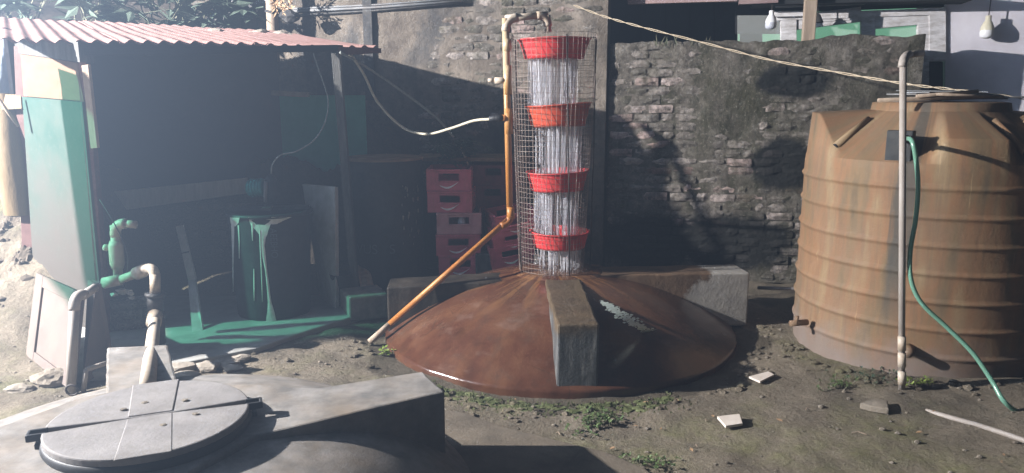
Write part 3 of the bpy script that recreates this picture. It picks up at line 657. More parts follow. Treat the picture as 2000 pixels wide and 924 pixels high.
# basins: top rim centre px, rim y, bottom y, half width
specs = [(1083, 70, 112, 0.242, 0.203, 'basin', 'bright red plastic basin highest of the four in the cage, under the spout'),
         (1091, 207, 247, 0.222, 0.188, 'basin_rusty', 'rust tinted red basin second from the top of the cage'),
         (1089, 342, 376, 0.214, 0.184, 'basin', 'red basin third from the top of the cage, level with the crates'),
         (1093, 463, 491, 0.206, 0.180, 'basin', 'red basin lowest in the cage, just above the dome')]
bz = []
for i, (px, y0, y1, r0, r1, mt, lab) in enumerate(specs):
    c = P(px, y0, 5.25); zt = P(px, y0, 5.25 - r0).z; zb = P(px, y1, 5.25 - r1).z
    if i == 0: zt = P(px, y0 + 4, 5.0).z
    C0 = Vector((c.x, 5.25, 0)); tilt = (0.02, 0.06, 0.045, -0.005)[i]
    b = thing('basin', lab, 'basin', Vector((c.x, 5.25, zb)), 'red basins in the cage')
    hh = zt - zb
    prof = [(r1 * 0.2, 0.0), (r1, 0.0)] + [(lerp(r1, r0, k / 7), hh * k / 7) for k in range(1, 8)] + [(r0 + 0.010, hh + 0.002), (r0 + 0.012, hh + 0.009), (r0 + 0.002, hh + 0.011), (r0 - 0.006, hh - 0.004), (r1 - 0.004, 0.008), (r1 * 0.2, 0.008)]
    rf = lambda t, k: 1 + (0.0015 * math.sin(t * 40) if 2 <= k <= 7 else 0)
    mb = MB(); mb.lathe(C0 + Vector((0, 0, zb)), prof, 120, rf)
    for q in mb.v: q.z += (q.x - C0.x) * tilt
    mb.build('bowl', mt, b, True)
    # perforated bottom: crossing bars
    gr = MB()
    for k in range(-7, 8):
        x = r1 * k / 7.6; ly = math.sqrt(max(r1 * r1 - x * x, 0))
        gr.box(C0 + Vector((x, 0, zb + 0.003)), (0.008, 2 * ly, 0.008)); gr.box(C0 + Vector((0, x, zb + 0.0035)), (2 * ly, 0.006, 0.007))
    gr.build('drain_grid', mt, b)
    bz.append((C0, zt, zb, r1))
for i, (C0, zt, zb, r1) in enumerate(bz):
    low = bz[i + 1][1] - 0.03 if i < 3 else 0.415
    C1 = bz[i + 1][0] if i < 3 else TCX
    r = random.Random(40 + i); mb = MB(); N = (104, 92, 108, 84)[i]
    for k in range(N):
        t = r.uniform(0, 2 * math.pi); rr = r1 * 0.9 * math.sqrt(r.uniform(.15, 1)); q = Vector((math.cos(t) * rr, math.sin(t) * rr, 0))
        top = C0 + q + Vector((0, 0, zb)); ln_ = zb - low; w0 = r.uniform(0.002, 0.0062); fl = r.gauss(.06, .05); s0 = 0.0
        while s0 < 0.97:     # every strand breaks into runs with gaps between them
            s1 = min(1.0, s0 + r.uniform(.6, 2.2)) if s0 == 0 else min(1.0, s0 + r.uniform(.08, .5)); path = []; rad = []; m_ = max(4, int((s1 - s0) * 14))
            for j in range(m_ + 1):
                s_ = lerp(s0, s1, j / m_); path.append(top + Vector((0.002 * math.sin(s_ * 5 + k), 0.002 * math.cos(s_ * 5 + k), -ln_ * s_)) - q * fl * s_)
                rad.append(w0 * (0.6 + 0.6 * r.random()) * (0.25 if j == m_ and s1 < 1 else 1))
            mb.tube(path, rad, 6, False); s0 = s1 + r.uniform(.01, .10)
    for k in range(46):    # splash on the rim of the basin below
        t = r.uniform(0, 2 * math.pi); rr = r1 * r.uniform(.3, 1.1)
        mb.rock(C1 + Vector((math.cos(t) * rr, math.sin(t) * rr, low + r.uniform(-.005, .05))), r.uniform(.002, .005), k, 1, (1, 1, 1.3), 0.3)
    for k in range(60):    # drops
        t = r.uniform(0, 2 * math.pi); rr = r1 * r.uniform(.85, 1.25)
        mb.rock(C0 + Vector((math.cos(t) * rr, math.sin(t) * rr, r.uniform(low, zb))), r.uniform(.0015, .003), k, 1, (1, 1, 1.6), 0)
    kind(mb.build('falling_water', 'water', None, True), 'stuff')

# ------------------------------------------------------------------ standpipe feeding the tower
sp = thing('standpipe', 'iron stained feed pipe bent over the top basin, braced by a slanted pole', 'pipe', G(725, 665))
YP = 5.16
p_low = P(996, 424, YP); p_top = P(987, 36, YP)
def seg(name, a, b, r, mat='pipe_stain', root=sp, n=14): return MB().tube([a, b], r, n).build(name, mat, root, True)
seg('riser', p_low, p_top, 0.0235)
def elbow(a, c, b, r, name, mat, root):
    a, c, b = Vector(a), Vector(c), Vector(b); pts = [lerp(lerp(a, c, t), lerp(c, b, t), t) for t in [k / 8 for k in range(9)]]
    o = MB().tube(pts, r, 14).build(name, mat, root, True); return o
t0 = P(1069, 29, 5.22)
up_ = (p_top - p_low).normalized(); hz = (t0 - p_top).normalized(); tip = P(1071, 63, 5.22)
elbow(p_top - up_ * 0.085, p_top, p_top + hz * 0.085, 0.029, 'elbow', 'pale_pvc', sp)
seg('crossbar', p_top, t0, 0.0225, 'pale_pvc')
elbow(t0 - hz * 0.075, t0, t0 + (tip - t0).normalized() * 0.075, 0.028, 'elbow', 'pale_pvc', sp)
seg('spout', t0, tip, 0.022, 'pale_pvc')
for (y0, y1) in ((76, 100), (128, 185), (212, 262), (404, 428)):
    seg('coupling', P(989 + (y0 - 36) * 0.022, y0, YP), P(989 + (y1 - 36) * 0.022, y1, YP), 0.0285)
seg('side_stub', P(991, 157, YP), P(966, 157, YP), 0.021, 'pale_pvc'); seg('stub_nozzle', P(966, 157, YP), P(953, 157, YP), 0.013, 'pale_pvc')
seg('drain_plug', P(992, 230, YP), P(981, 230, YP - 0.02), 0.021, 'pipe_orange')
foot = G(725, 665); knee = P(994, 428, YP)
elbow(p_low, p_low - up_ * 0.04, lerp(knee, foot, 0.06), 0.026, 'elbow', 'pipe_orange', sp)
br = lerp(foot, knee, 0.13)
seg('slanted_pole', br, knee, 0.021, 'pipe_orange'); seg('pole_foot', foot - (br - foot) * 0.1, br, 0.021, 'timber')
# hoses
hs = thing('hose', 'cream hose sagging from the roof corner to the standpipe', 'hose', P(672, 96, 5.2))
path = smooth_path([P(668, 94, 5.66), P(690, 114, 5.70), P(712, 148, 5.74), P(738, 200, 5.78), P(785, 248, 5.80), P(832, 262, 5.74), P(880, 251, 5.56), P(925, 236, 5.34), P(957, 233, YP)], 10)
MB().tube(path, [0.0098 + 0.006 * sstep(16, 4, i) for i in range(len(path))], 10).build('tube', 'white_hose', hs, True)
MB().tube([P(955, 233, YP), P(966, 231, YP), P(970, 231, YP), P(984, 230, YP - 0.02)], [0.017, 0.02, 0.024, 0.02], 12).build('connector', 'black_plastic', hs, True)
path = smooth_path([P(664, 102, 5.6), P(720, 134, 5.8), P(790, 182, 6.0), P(850, 228, 6.1), P(886, 268, 6.2)], 8)
tag(MB().tube(path, 0.010, 8).build('cable', 'cord', None, True), 'grey cable running straight down behind the cream hose', 'cable')

# ------------------------------------------------------------------ shed
E0 = P(0, 78, 4.74); EC = P(740, 93, 5.91); EB = P(530, 60, 7.05); EBL = P(0, 34, 6.5)
shed = thing('shed', 'open lean-to shed with faded red corrugated roof and green panels', 'shed', (-2.2, 5.3, 0))
def roof_pt(u, v):   # u along the eave (0 = left frame edge, 1 = right end), v up the slope
    return lerp(lerp(E0, EC, u), lerp(EBL, EB, u), v)
ew = (EC - E0).length
def sheet(u0, u1, mat, lift, name, v0=0.0, v1=1.0, pt=roof_pt, seed=0):
    nu = max(8, int(abs(u1 - u0) * ew / 0.1 * 10)); nv = 14
    mb = MB()
    def fn(a, b):
        u = lerp(u0, u1, a); v = lerp(v0, v1, b) ; q = Vector(pt(u, v)); s = u * ew
        q.z += (0.005 + 0.009 * sstep(0.10, 0.0, v)) * math.sin(2 * math.pi * s / 0.1) + lift + 0.008 * fbm(s * 1.3, v * 3, seed)
        if b == 0: q += (Vector(pt(u, 0.0)) - Vector(pt(u, 0.05))) * 0.25 * fbm(s * 2.2, seed)
        return q
    mb.grid(fn, nu, nv); b = len(mb.v)
    mb2 = MB(); mb2.v = [q.copy() for q in mb.v] + [q - Vector((0, 0, 0.006)) for q in mb.v]; mb2.f = list(mb.f) + [tuple(i + b for i in reversed(f)) for f in mb.f]
    for i in range(nu):
        k0 = i * (nv + 1); k1 = k0 + nv + 1; mb2.f.append((k0, k1, k1 + b, k0 + b)); k0 += nv; k1 += nv; mb2.f.append((k1, k0, k0 + b, k1 + b))
    for j in range(nv):
        for k in (0, nu): q = k * (nv + 1) + j; mb2.f.append((q, q + 1, q + 1 + b, q + b))
    o = mb2.build(name, mat, shed, True, recalc=True); smooth_by_angle(o, 50); return o
sheet(-0.035, 0.30, 'roof', 0.0, 'roof_sheet', seed=1)
sheet(0.27, 0.66, 'roof', 0.007, 'roof_sheet', seed=2)
sheet(0.62, 1.0, 'roof', 0.0, 'roof_sheet', seed=3)
# translucent green sheet continuing the roof beyond the left of the view
ed = Vector((EC.x - E0.x, EC.y - E0.y, 0)).normalized(); en = Vector((-ed.y, ed.x, 0))
def offr(al, dp): return Vector((E0.x, E0.y, 1.96)) - ed * al + en * dp
gl1, gl0, bl_, br_ = offr(1.90, 0.03), offr(0.05, 0.05), offr(1.90, 0.42), offr(0.05, 0.27)
def gpt(u, v): return lerp(lerp(gl1, gl0, u), lerp(bl_, br_, u), v)
MB().prism([offr(1.92, 0.0), offr(0.05, -0.02), offr(0.05, 0.06), offr(1.92, 0.035)], (0, 0, 0.03)).build('fascia_board', 'timber', shed)  # opaque strip added out of view to keep a floor band dark
mb = MB(); mb.grid(lambda a, b: gpt(a, b) + Vector((0, 0, 0.012 * math.sin(a * 2 * math.pi * 12))), 120, 4)
mb.build('translucent_sheet', 'green_sheet', shed, True)
# frame
pn0 = Vector((P(208, 655, 4.93).x, 4.93, 0)); zroof = lambda q: 1.97
def post(base, top, w, mat, name='post'):
    a = Vector((w / 2, 0, 0)); b = Vector((0, w / 2, 0)); r0 = [base - a - b, base + a - b, base + a + b, base - a + b]; r1 = [top - a - b, top + a - b, top + a + b, top - a + b]
    return MB().hexa(r0, r1).build(name, mat, shed, False, 0.003)
def on_y(px, py, Y): return P(px, py, Y)
post(Vector((pn0.x, pn0.y, -0.02)), Vector((P(163, 110, pn0.y).x, pn0.y, 1.93)), 0.06, 'maroon')
pf = Vector((P(58, 560, 5.5).x, 5.5, 0.0)); post(Vector((pf.x, pf.y, -0.05)), Vector((P(48, 110, 5.5).x, 5.5, 1.99)), 0.085, 'red_paint')
pr = P(697, 612, 5.66); pr.z = 0; post(Vector((pr.x, pr.y, 0)), Vector((P(657, 110, pr.y).x, pr.y, 1.95)), 0.06, 'dark_concrete')
bt0 = P(166, 118, pn0.y - 0.06); bt1 = P(660, 108, pr.y - 0.04)
MB().prism([bt0 + Vector((0, 0, .03)), bt1 + Vector((0, 0, .03)), bt1 + Vector((0, 0, 0.075)), bt0 + Vector((0, 0, 0.075))], (0.03, 0.045, 0)).build('roof_beam', 'dark_boards', shed)
bt2 = P(738, 103, 5.82)
MB().prism([bt1 + Vector((0.01, -0.02, 0.0)), bt2, bt2 + Vector((0, 0, 0.035)), bt1 + Vector((0.01, -0.02, 0.06))], (0.02, 0.04, 0)).build('roof_beam', 'maroon', shed)
# batten nailed beside the near post
q = [P(159, 128, 4.86), P(172, 126, 4.86), P(190, 289, 4.86), P(177, 290, 4.86)]
MB().prism(q, (0.006, 0.022, 0)).build('batten', 'pale_timber', shed, False, 0.002)
# side panels: bare plywood above green painted board
yn = pn0.y - 0.035; yf = 5.44
def side(px_n, py_n, px_f, py_f): return P(px_n, py_n, yn), P(px_f, py_f, yf)
tn, tf = side(150, 122, 40, 106); mn, mf = side(163, 198, 46, 188); bn = P(205, 640, yn); bn = Vector((bn.x, yn, -0.01)); bf = Vector((P(66, 560, yf).x, yf, -0.05))
th = Vector((0.014, 0.016, 0))
MB().prism([mf, mn, tn, tf], th).build('plywood_panel', 'bare_ply', shed, False, 0.002)
o_ = Vector((-0.006, -0.008, 0)); dz = Vector((0, 0, 0.004))
MB().prism([bf + o_, bn + o_, mn + o_ - dz, mf + o_ - dz], th).build('painted_panel', 'worn_green', shed, False, 0.002)
MB().prism([tf - (tn - tf) * .10 + Vector((0, 0, .004)), tn + (tn - tf) * .05 + Vector((0, 0, .004)), tn + (tn - tf) * .05 + Vector((0, 0, .13)), tf - (tn - tf) * .10 + Vector((0, 0, .10))], Vector((.06, .07, 0))).build('top_rail', 'dark_concrete', shed)  # rail added to close the light gap between plywood and roof
# rear panels
r0 = Vector((-4.0, 6.12, 0)); r1 = Vector((-2.05, 6.66, 0)); r2 = Vector((-1.27, 6.52, 0))
up = lambda q, z: Vector((q.x, q.y, z))
sw = Vector((bf.x - .01, bf.y + .02, 0))
MB().prism([up(sw, -.05), up(r0, -.05), up(r0, 2.16), up(sw, 2.12)], (0.02, 0.01, 0)).build('side_panel', 'slate_sheet', shed)  # unseen wall added to stop lamp light reaching the rear sheet
MB().prism([up(r0, 0.80), up(r1, 0.72), up(r1, 2.10), up(r0, 2.12)], (-0.01, 0.02, 0)).build('rear_sheet', 'slate_sheet', shed)
gt = P(600, 186, 6.55).z
MB().prism([up(r1, 0.03), up(r2, 0.03), up(r2, gt), up(r1, gt)], (0.0, 0.02, 0)).build('green_rear_panel', 'green_panel', shed)
q0 = P(528, 176, 6.48); q1 = P(600, 180, 6.44)
MB().prism([q0, q1, q1 - Vector((0, 0, .045)), q0 - Vector((0, 0, .045))], (0, 0.08, 0)).build('ledge', 'pale_stone', shed, False, 0.004)
q = [P(188, 378, 6.0), P(482, 347, 6.42), P(482, 378, 6.42), P(188, 418, 6.0)]
MB().prism(q, (0, 0.025, 0)).build('cross_board', 'plank', shed, False, 0.003)
# low brick wall at the back of the shed
lw = thing('low_brick_wall', 'low dark brick wall at the back of the shed behind the drum', 'wall', (-2.95, 6.3, 0))
la = (Vector((-2.06, 6.56, 0)) - Vector((-3.85, 6.06, 0)))
masonry(lw, Vector((-3.85, 6.06, 0.02)), la, la.length, lambda s: 0.80, lambda s, z: 0.35 + 0.4 * fbm(s * 1.5, z * 2, 2), lambda q: 185 < pix(q)[0] < 470, 'mortar', 0.12, 21, 90)
# masonry pier above the green panel is part of the rear wall; a few loose things on the roof
r = random.Random(8)
for k, (px, py) in enumerate(((492, 66), (510, 64), (528, 67), (548, 66), (566, 69), (582, 71), (420, 62))):
    u = (px) / 740; q = roof_pt(min(u * 0.9, 0.98), 0.75); q = P(px, py, 6.75 if px > 480 else 6.6)
    tag(MB().rock(q, r.uniform(.03, .05), k, 2, (1.6, 1, 0.6)).build('roof_rubble', 'pale_stone'), 'broken rubble lump lying on the upper edge of the red roof', 'rubble', 'rubble lumps on the red roof')
# cord to the mixer
path = smooth_path([P(612, 104, 5.7), P(622, 135, 5.65), P(640, 190, 5.6), P(636, 235, 5.55), P(615, 272, 5.5), P(580, 295, 5.45), P(548, 303, 5.45), P(532, 322, 5.45), P(530, 340, 5.45)], 8)
tag(MB().tube(path, 0.0055, 6).build('power_cord', 'cord', None, True), 'thin power cord looping down from the shed roof to the motor', 'cord')

# ------------------------------------------------------------------ things in the shed
DR = Vector((-1.80, 5.44, FZ))
drum = thing('drum', 'black plastic drum with white paint drips standing in the shed', 'drum', DR)
HDm = P(520, 409, 5.44).z - FZ
def oct_(t, i):
    f = [1, .8, .5, .3, .15, 0, 0, 0, 0][min(i, 8)] * 0.5
    a = (t + 0.15) % (math.pi / 4) - math.pi / 8
    return lerp(1.0, math.cos(math.pi / 8) / math.cos(a) * 1.02, f)
prof = [(0.262, 0.0), (0.272, 0.02), (0.276, HDm * 0.25), (0.281, HDm * 0.5), (0.286, HDm * 0.75), (0.290, HDm * 0.93)]
body = MB().lathe(DR, prof + [(0.292, HDm * 0.97), (0.268, HDm * 0.97), (0.262, HDm * 0.5)], 64, oct_, cap0=True).build('body', 'black_plastic', drum, True); smooth_by_angle(body, 35)
MB().lathe(DR, [(0.288, HDm - 0.03), (0.312, HDm - 0.024), (0.316, HDm - 0.008), (0.306, HDm), (0.27, HDm - 0.002), (0.262, HDm - 0.03)], 64).build('rim', 'black_plastic', drum, True)
MB().lathe(DR, [(0.264, HDm - 0.10), (0.10, HDm - 0.095), (0.0, HDm - 0.095)], 48).build('liquid', 'grey_board', drum, True)
def drum_pt(px, py, out=0.0035):
    for_y = 5.16
    for _ in range(8):
        q = P(px, py, for_y); r_ = 0.272 + 0.02 * (q.z - FZ) / HDm + out
        if q.z > FZ + HDm - 0.03: r_ = 0.316 + out
        dx = q.x - DR.x; for_y = DR.y - math.sqrt(max(r_ * r_ - dx * dx, 0.0004))
    return P(px, py, for_y)
def drip(pts):
    mb = MB(); L = [drum_pt(a, y) for (y, a, b) in pts]; Rr = [drum_pt(b, y) for (y, a, b) in pts]; n_ = len(pts); b0 = len(mb.v)
    mids = [lerp(L[i], Rr[i], 0.5) + (lerp(L[i], Rr[i], 0.5) - Vector((DR.x, DR.y, L[i].z))).normalized() * 0.004 for i in range(n_)]
    for i in range(n_): mb.v += [L[i], mids[i], Rr[i]]
    for i in range(n_ - 1):
        for k in (0, 1): q = b0 + i * 3 + k; mb.f.append((q, q + 1, q + 4, q + 3))
    mb.build('paint_drip', 'drip', drum, True)
drip([(424, 484, 536), (430, 486, 534), (440, 490, 528), (450, 500, 524), (458, 506, 522), (465, 509, 519), (480, 510, 517), (500, 512, 519), (530, 518, 522), (560, 521, 526), (590, 523, 530), (610, 522, 536), (620, 520, 538), (633, 519, 542)])
drip([(424, 530, 570), (430, 530, 556), (438, 530, 540)])
drip([(436, 490, 496), (445, 491, 495), (470, 492.5, 494)])
drip([(450, 506, 510), (500, 508, 511), (560, 511, 513), (590, 512, 513)])
drip([(425, 449, 468), (435, 450, 466), (442, 453, 460)])
drip([(440, 451, 458), (480, 453, 457), (540, 454, 456), (570, 455, 456)])
drip([(440, 464, 467), (470, 466, 468), (505, 467, 468)])
drip([(525, 495, 497), (560, 495, 498), (588, 496, 497)])
def text_on(body, size, origin, xdir, ydir, mat, name, root, surf=None, ext=0.0):
    cu = bpy.data.curves.new(name, 'FONT'); cu.body = body; cu.size = size; cu.align_x = 'LEFT'
    to = bpy.data.objects.new(name, cu); col.objects.link(to); bpy.context.view_layer.update()
    me = bpy.data.meshes.new_from_object(to.evaluated_get(bpy.context.evaluated_depsgraph_get()))
    bpy.data.objects.remove(to); mb = MB()
    mb.v = [surf(q.co.x, q.co.y) if surf else origin + xdir * q.co.x + ydir * q.co.y for q in me.vertices]
    mb.f = [tuple(f.vertices) for f in me.polygons]; bpy.data.meshes.remove(me)
    return mb.build(name, mat, root, recalc=False)
text_on('AEEBHO', 0.075, None, None, None, 'faint_mark', 'scratched_lettering', drum, surf=lambda x, y: drum_pt(527 + y * 260 + x * 12, 446 + x * 205, 0.005))
mt = thing('mixer_motor', 'teal electric mixer motor mounted over the black drum', 'motor', DR + Vector((0, 0, HDm)))
a0 = P(486, 368, 5.46); a1 = P(518, 366, 5.44)
MB().tube([a0, lerp(a0, a1, .1), lerp(a0, a1, .9), a1], [0.052, 0.066, 0.066, 0.06], 20).build('motor_housing', 'teal', mt, True)
for k in range(4): MB().tube([lerp(a0, a1, .2 + .18 * k), lerp(a0, a1, .25 + .18 * k)], 0.070, 20).build('cooling_fin', 'teal', mt, True)
MB().tube([P(529, 342, 5.42), P(529, 352, 5.42), P(529, 384, 5.42), P(530, 400, 5.42)], [0.02, 0.045, 0.05, 0.03], 16).build('gearbox', 'black_plastic', mt, True)
MB().tube([P(519, 355, 5.36), P(518, 395, 5.36)], 0.014, 8).build('side_pipe', 'grey_metal', mt, True)
MB().tube([P(530, 398, 5.44), DR + Vector((0.03, 0, 0.2))], 0.012, 8).build('shaft', 'iron', mt, True)
MB().box(DR + Vector((0, 0, HDm + 0.012)), (0.58, 0.06, 0.024), Matrix.Rotation(R(12), 3, 'Z')).build('mounting_bar', 'iron', mt)
MB().box(DR + Vector((0, 0.02, HDm + 0.034)), (0.06, 0.50, 0.02), Matrix.Rotation(R(12), 3, 'Z')).build('mounting_bar', 'iron', mt)
# leaning boards
bl = G(600, 612, FZ); br2 = G(650, 610, FZ)
q = [Vector((bl.x, 5.78, FZ)), Vector((br2.x, 5.5, FZ)), P(654, 366, 5.62), P(590, 360, 5.92)]
tag(MB().prism(q, (0.02, 0.03, 0)).build('upright_board', 'grey_board', None, False, 0.003), 'pale upright panel leaning in the shed right of the black drum', 'board')
pk = thing('leaning_plank', 'narrow painted plank leaning on the low wall left of the drum', 'plank', G(385, 645, FZ))
tp = [P(343, 443, 5.62), P(357, 441, 5.62)]; md = [P(367, 548, 5.32), P(381, 546, 5.32)]; bt = [G(375, 648, FZ), G(396, 645, FZ)]
MB().prism([bt[0], bt[1], md[1], md[0]], (0, 0.022, 0.004)).build('lower_length', 'grey_board', pk)
MB().prism([md[0] + Vector((0, .004, 0)), md[1] + Vector((.004, .004, 0)), tp[1], tp[0]], (0, 0.020, 0.004)).build('upper_length', 'plank', pk)
MB().tube([lerp(tp[0], md[0], .5) + Vector((-.003, -.006, 0)), lerp(tp[1], md[1], .5) + Vector((.003, -.006, .004))], 0.004, 6).build('tie_wire', 'rod', pk)
# plinth with pot by the right post
cb = G(705, 628, 0)
tag(MB().box(Vector((-1.13, 5.47, 0.09)), (0.30, 0.30, 0.19), Matrix.Rotation(R(25), 3, 'Z')).build('concrete_block', 'concrete', None, False, 0.015), 'rough concrete block at the foot of the right shed post', 'block')
MB_ = MB().lathe(Vector((-1.33, 5.62, 0.035)), [(0.055, 0), (0.07, 0.10), (0.088, 0.24), (0.092, 0.25), (0.07, 0.245), (0.06, 0.05)], 24, cap0=True)
tag(MB_.build('pot', 'black_plastic', None, True), 'small black pot between the pale panel and the right post', 'pot')
q = [G(718, 612), P(738, 600, 5.6), P(712, 497, 5.95), P(692, 495, 5.95)]
tag(MB().prism([G(715, 616, .02), G(737, 606, .02), P(712, 497, 5.95), P(690, 496, 5.95)], (0.01, 0.03, 0)).build('leaning_board', 'timber', None, False, 0.003), 'dark weathered board leaning on the big black barrel', 'board')
# big barrel
BR = Vector((-1.06, 6.12, 0.1))
bar = thing('barrel', 'big worn black barrel with a rusty disc on top, right of the shed', 'barrel', BR)
hb = P(750, 309, 6.12).z - 0.1
prof = [(0.30, 0), (0.315, 0.03)]
for k in range(1, 10):
    z_ = hb * k / 10; prof += [(0.318, z_ - 0.03), (0.323, z_), (0.318, z_ + 0.03)]
prof += [(0.318, hb - 0.02), (0.322, hb - 0.005)]
MB().lathe(BR, prof, 56, cap0=True).build('body', 'old_black', bar, True)
MB().lathe(BR, [(0.325, hb - 0.006), (0.328, hb + 0.004), (0.31, hb + 0.012), (0, hb + 0.016)], 56).build('rusty_disc', 'rust_sheet', bar, True)
def bar_pt(x, y):
    a_ = -R(90) + x; return BR + Vector((0.327 * math.cos(a_), 0.327 * math.sin(a_), 0.30 + y))
text_on('VUS   S', 0.11, None, None, None, 'faint_mark', 'scratched_lettering', bar, surf=lambda x, y: bar_pt(-0.62 + x / 0.33, y))
r = random.Random(5); mb = MB()
for k in range(26):
    c = bar_pt(0.95 + r.uniform(-.35, .2), r.uniform(.05, .55)); mb.rock(c, r.uniform(.006, .018), k, 1, (0.5, 0.5, 1.4), .5)
mb.build('paint_flecks', 'stone', bar)

# pipework on the left of the shed
pv = thing('valve_pipework', 'pale pipe assembly with tap bend and black flanged valve inside the shed', 'pipe', G(300, 690))
YV = 4.64
def pp(x, y, Y=YV): return P(x, y, Y)
def pr_(x, y): return P(x, y, 4.76)
seg('riser', pr_(232, 550), pr_(224, 440), 0.030, 'pale_pvc', pv)
elbow(pr_(226, 462), pr_(222, 436), pr_(246, 437), 0.034, 'elbow', 'pale_pvc', pv); seg('nozzle', pr_(243, 437), pr_(266, 439), 0.025, 'pale_pvc', pv)
MB().tube([pr_(230, 525), pr_(229, 515), pr_(226, 480), pr_(225, 470)], [0.034, 0.045, 0.045, 0.034], 16).build('valve_body', 'pale_pvc', pv, True)
MB().tube([pr_(222, 484), pr_(212, 484), pr_(209, 484), pr_(203, 483)], [0.014, 0.014, 0.024, 0.02], 12).build('valve_knob', 'pale_pvc', pv, True)
seg('inlet_pipe', pp(203, 553), pp(236, 546), 0.036, 'pale_pvc', pv); seg('inlet_pipe', pp(234, 547), pp(276, 531, 4.60), 0.028, 'pale_pvc', pv)
seg('union', pp(266, 535, 4.60), pp(284, 527, 4.58), 0.042, 'pale_pvc', pv)
elbow(pp(276, 530, 4.58), pp(303, 514, 4.55), pp(303, 545, 4.54), 0.032, 'elbow', 'pale_pvc', pv); seg('drop_pipe', pp(303, 535, 4.54), pp(303, 574, 4.53), 0.032, 'pale_pvc', pv)
seg('flange', pp(303, 572, 4.53), pp(303, 578, 4.53), 0.062, 'iron', pv); seg('flange', pp(304, 612, 4.52), pp(304, 618, 4.52), 0.062, 'iron', pv)
MB().tube([pp(303, 576, 4.53), pp(303, 590, 4.53), pp(304, 614, 4.53)], [0.045, 0.05, 0.045], 16).build('valve_chamber', 'iron', pv, True)
MB().tube([pp(306, 618, 4.58), pp(310, 668, 4.62)], 0.045, 14).build('lower_body', 'iron', pv, True)
seg('collar', pp(303, 615, 4.5), pp(300, 632, 4.42), 0.045, 'pale_pvc', pv)
r = random.Random(2); mb = MB(); c = pp(240, 570, 4.66)
for k in range(7): mb.rock(c + Vector((r.uniform(-.05, .05), r.uniform(-.02, .02), r.uniform(-.05, .03))), r.uniform(.015, .028), k, 1, (1.3, 1, .8), .6)
mb.build('knotted_rag', 'grey_board', pv)
path = smooth_path([pp(195, 390, 4.72), pp(225, 440, 4.64), pp(250, 500, 4.62), pp(243, 560, 4.62)], 6)
MB().tube(path, 0.004, 6).build('wire', 'rod', pv, True)
r0_, r1_ = G(288, 754, 0.43), P(302, 628, 4.44)
tag(MB().tube([r0_, lerp(r0_, r1_, .5), r1_], 0.034, 16).build('outlet_pipe', 'pale_pvc', None, True), 'straight cream pipe lying along the back rib towards the valve', 'pipe')
# bricks under the pipework
for k, (px, py, Y) in enumerate(((248, 662, 4.95), (282, 664, 5.0), (246, 640, 4.96), (280, 640, 5.02), (246, 618, 4.97), (282, 616, 5.03))):
    b = bpy.data.objects.new('loose_brick', BRICKS[k]); col.objects.link(b); q = P(px, py, Y); lvl = k // 2
    b.matrix_world = Matrix.Translation((q.x, q.y, FZ + 0.035 + 0.07 * lvl)) @ Matrix.Rotation(R(20 + k), 4, 'Z')
    tag(b, ('lowest loose brick', 'middle loose brick', 'top loose brick')[lvl] + (' on the left' if k % 2 == 0 else ' on the right') + ' of the pile behind the pale pipework', 'brick', 'loose bricks under the pipework')

# leaning cabinet door outside the shed
cd = thing('cabinet_door', 'beige panelled cabinet door leaning against the green side panel', 'door', G(100, 730))
DBL, DBR, DTR, DTL = G(52, 694), G(140, 764), P(160, 572, 4.34), P(72, 533, 4.86)
dn = (DBR - DBL).cross(DTL - DBL).normalized()
if dn.y > 0: dn = -dn
def dpt(u, v, o=0): return lerp(lerp(DBL, DBR, u), lerp(DTL, DTR, u), v) + dn * o
def dboard(name, u0, u1, v0, v1, o0, o1, mat='door_beige'):
    return MB().hexa([dpt(u0, v0, o0), dpt(u1, v0, o0), dpt(u1, v1, o0), dpt(u0, v1, o0)], [dpt(u0, v0, o1), dpt(u1, v0, o1), dpt(u1, v1, o1), dpt(u0, v1, o1)]).build(name, mat, cd, False, 0.003)
dboard('panel', 0.15, 0.85, 0.08, 0.86, -0.020, -0.008)
dboard('stile', 0.0, 0.17, 0.0, 1.0, -0.022, 0.006); dboard('stile', 0.83, 1.0, 0.0, 1.0, -0.022, 0.006)
dboard('rail', 0.172, 0.828, 0.86, 1.0, -0.022, 0.005); dboard('rail', 0.172, 0.828, 0.0, 0.10, -0.022, 0.005)
q = [G(160, 752), G(214, 708), P(188, 556, 4.42), P(172, 548, 4.52)]
tag(MB().prism(q, (0.02, 0.02, 0)).build('leaning_sheet', 'door_beige', None, False, 0.003), 'thin pale sheet standing behind the beige cabinet door', 'board')
hk = thing('bent_pipe', 'dusty white pipe with elbow leaning in front of the cabinet door', 'pipe', G(140, 768))
q0, q1, q2 = G(138, 768), P(146, 588, 4.05), P(186, 562, 4.2)
seg('upright', q0, q1, 0.027, 'white_pvc', hk); elbow(lerp(q1, q0, .10), q1 + Vector((0, 0, .045)), lerp(q1, q2, .45), 0.030, 'elbow', 'white_pvc', hk); seg('arm', lerp(q1, q2, .4), q2, 0.026, 'white_pvc', hk)
path = [G(142, 772, .02) + Vector((0.035 * math.cos(t), 0.0, 0.03 + 0.03 * math.sin(t))) for t in [k * math.pi / 6 for k in range(12)]]
MB().tube(path, 0.006, 6).build('wire_loop', 'rod', hk, True)
pf_ = thing('bent_tube', 'short white pipe elbow frame beside the grey rib', 'pipe', G(165, 765))
k0, k1, k2 = G(163, 764), P(168, 722, 3.98), P(212, 708, 4.1)
seg('leg', k0, k1, 0.014, 'white_pvc', pf_); seg('arm', k1, k2, 0.014, 'white_pvc', pf_)
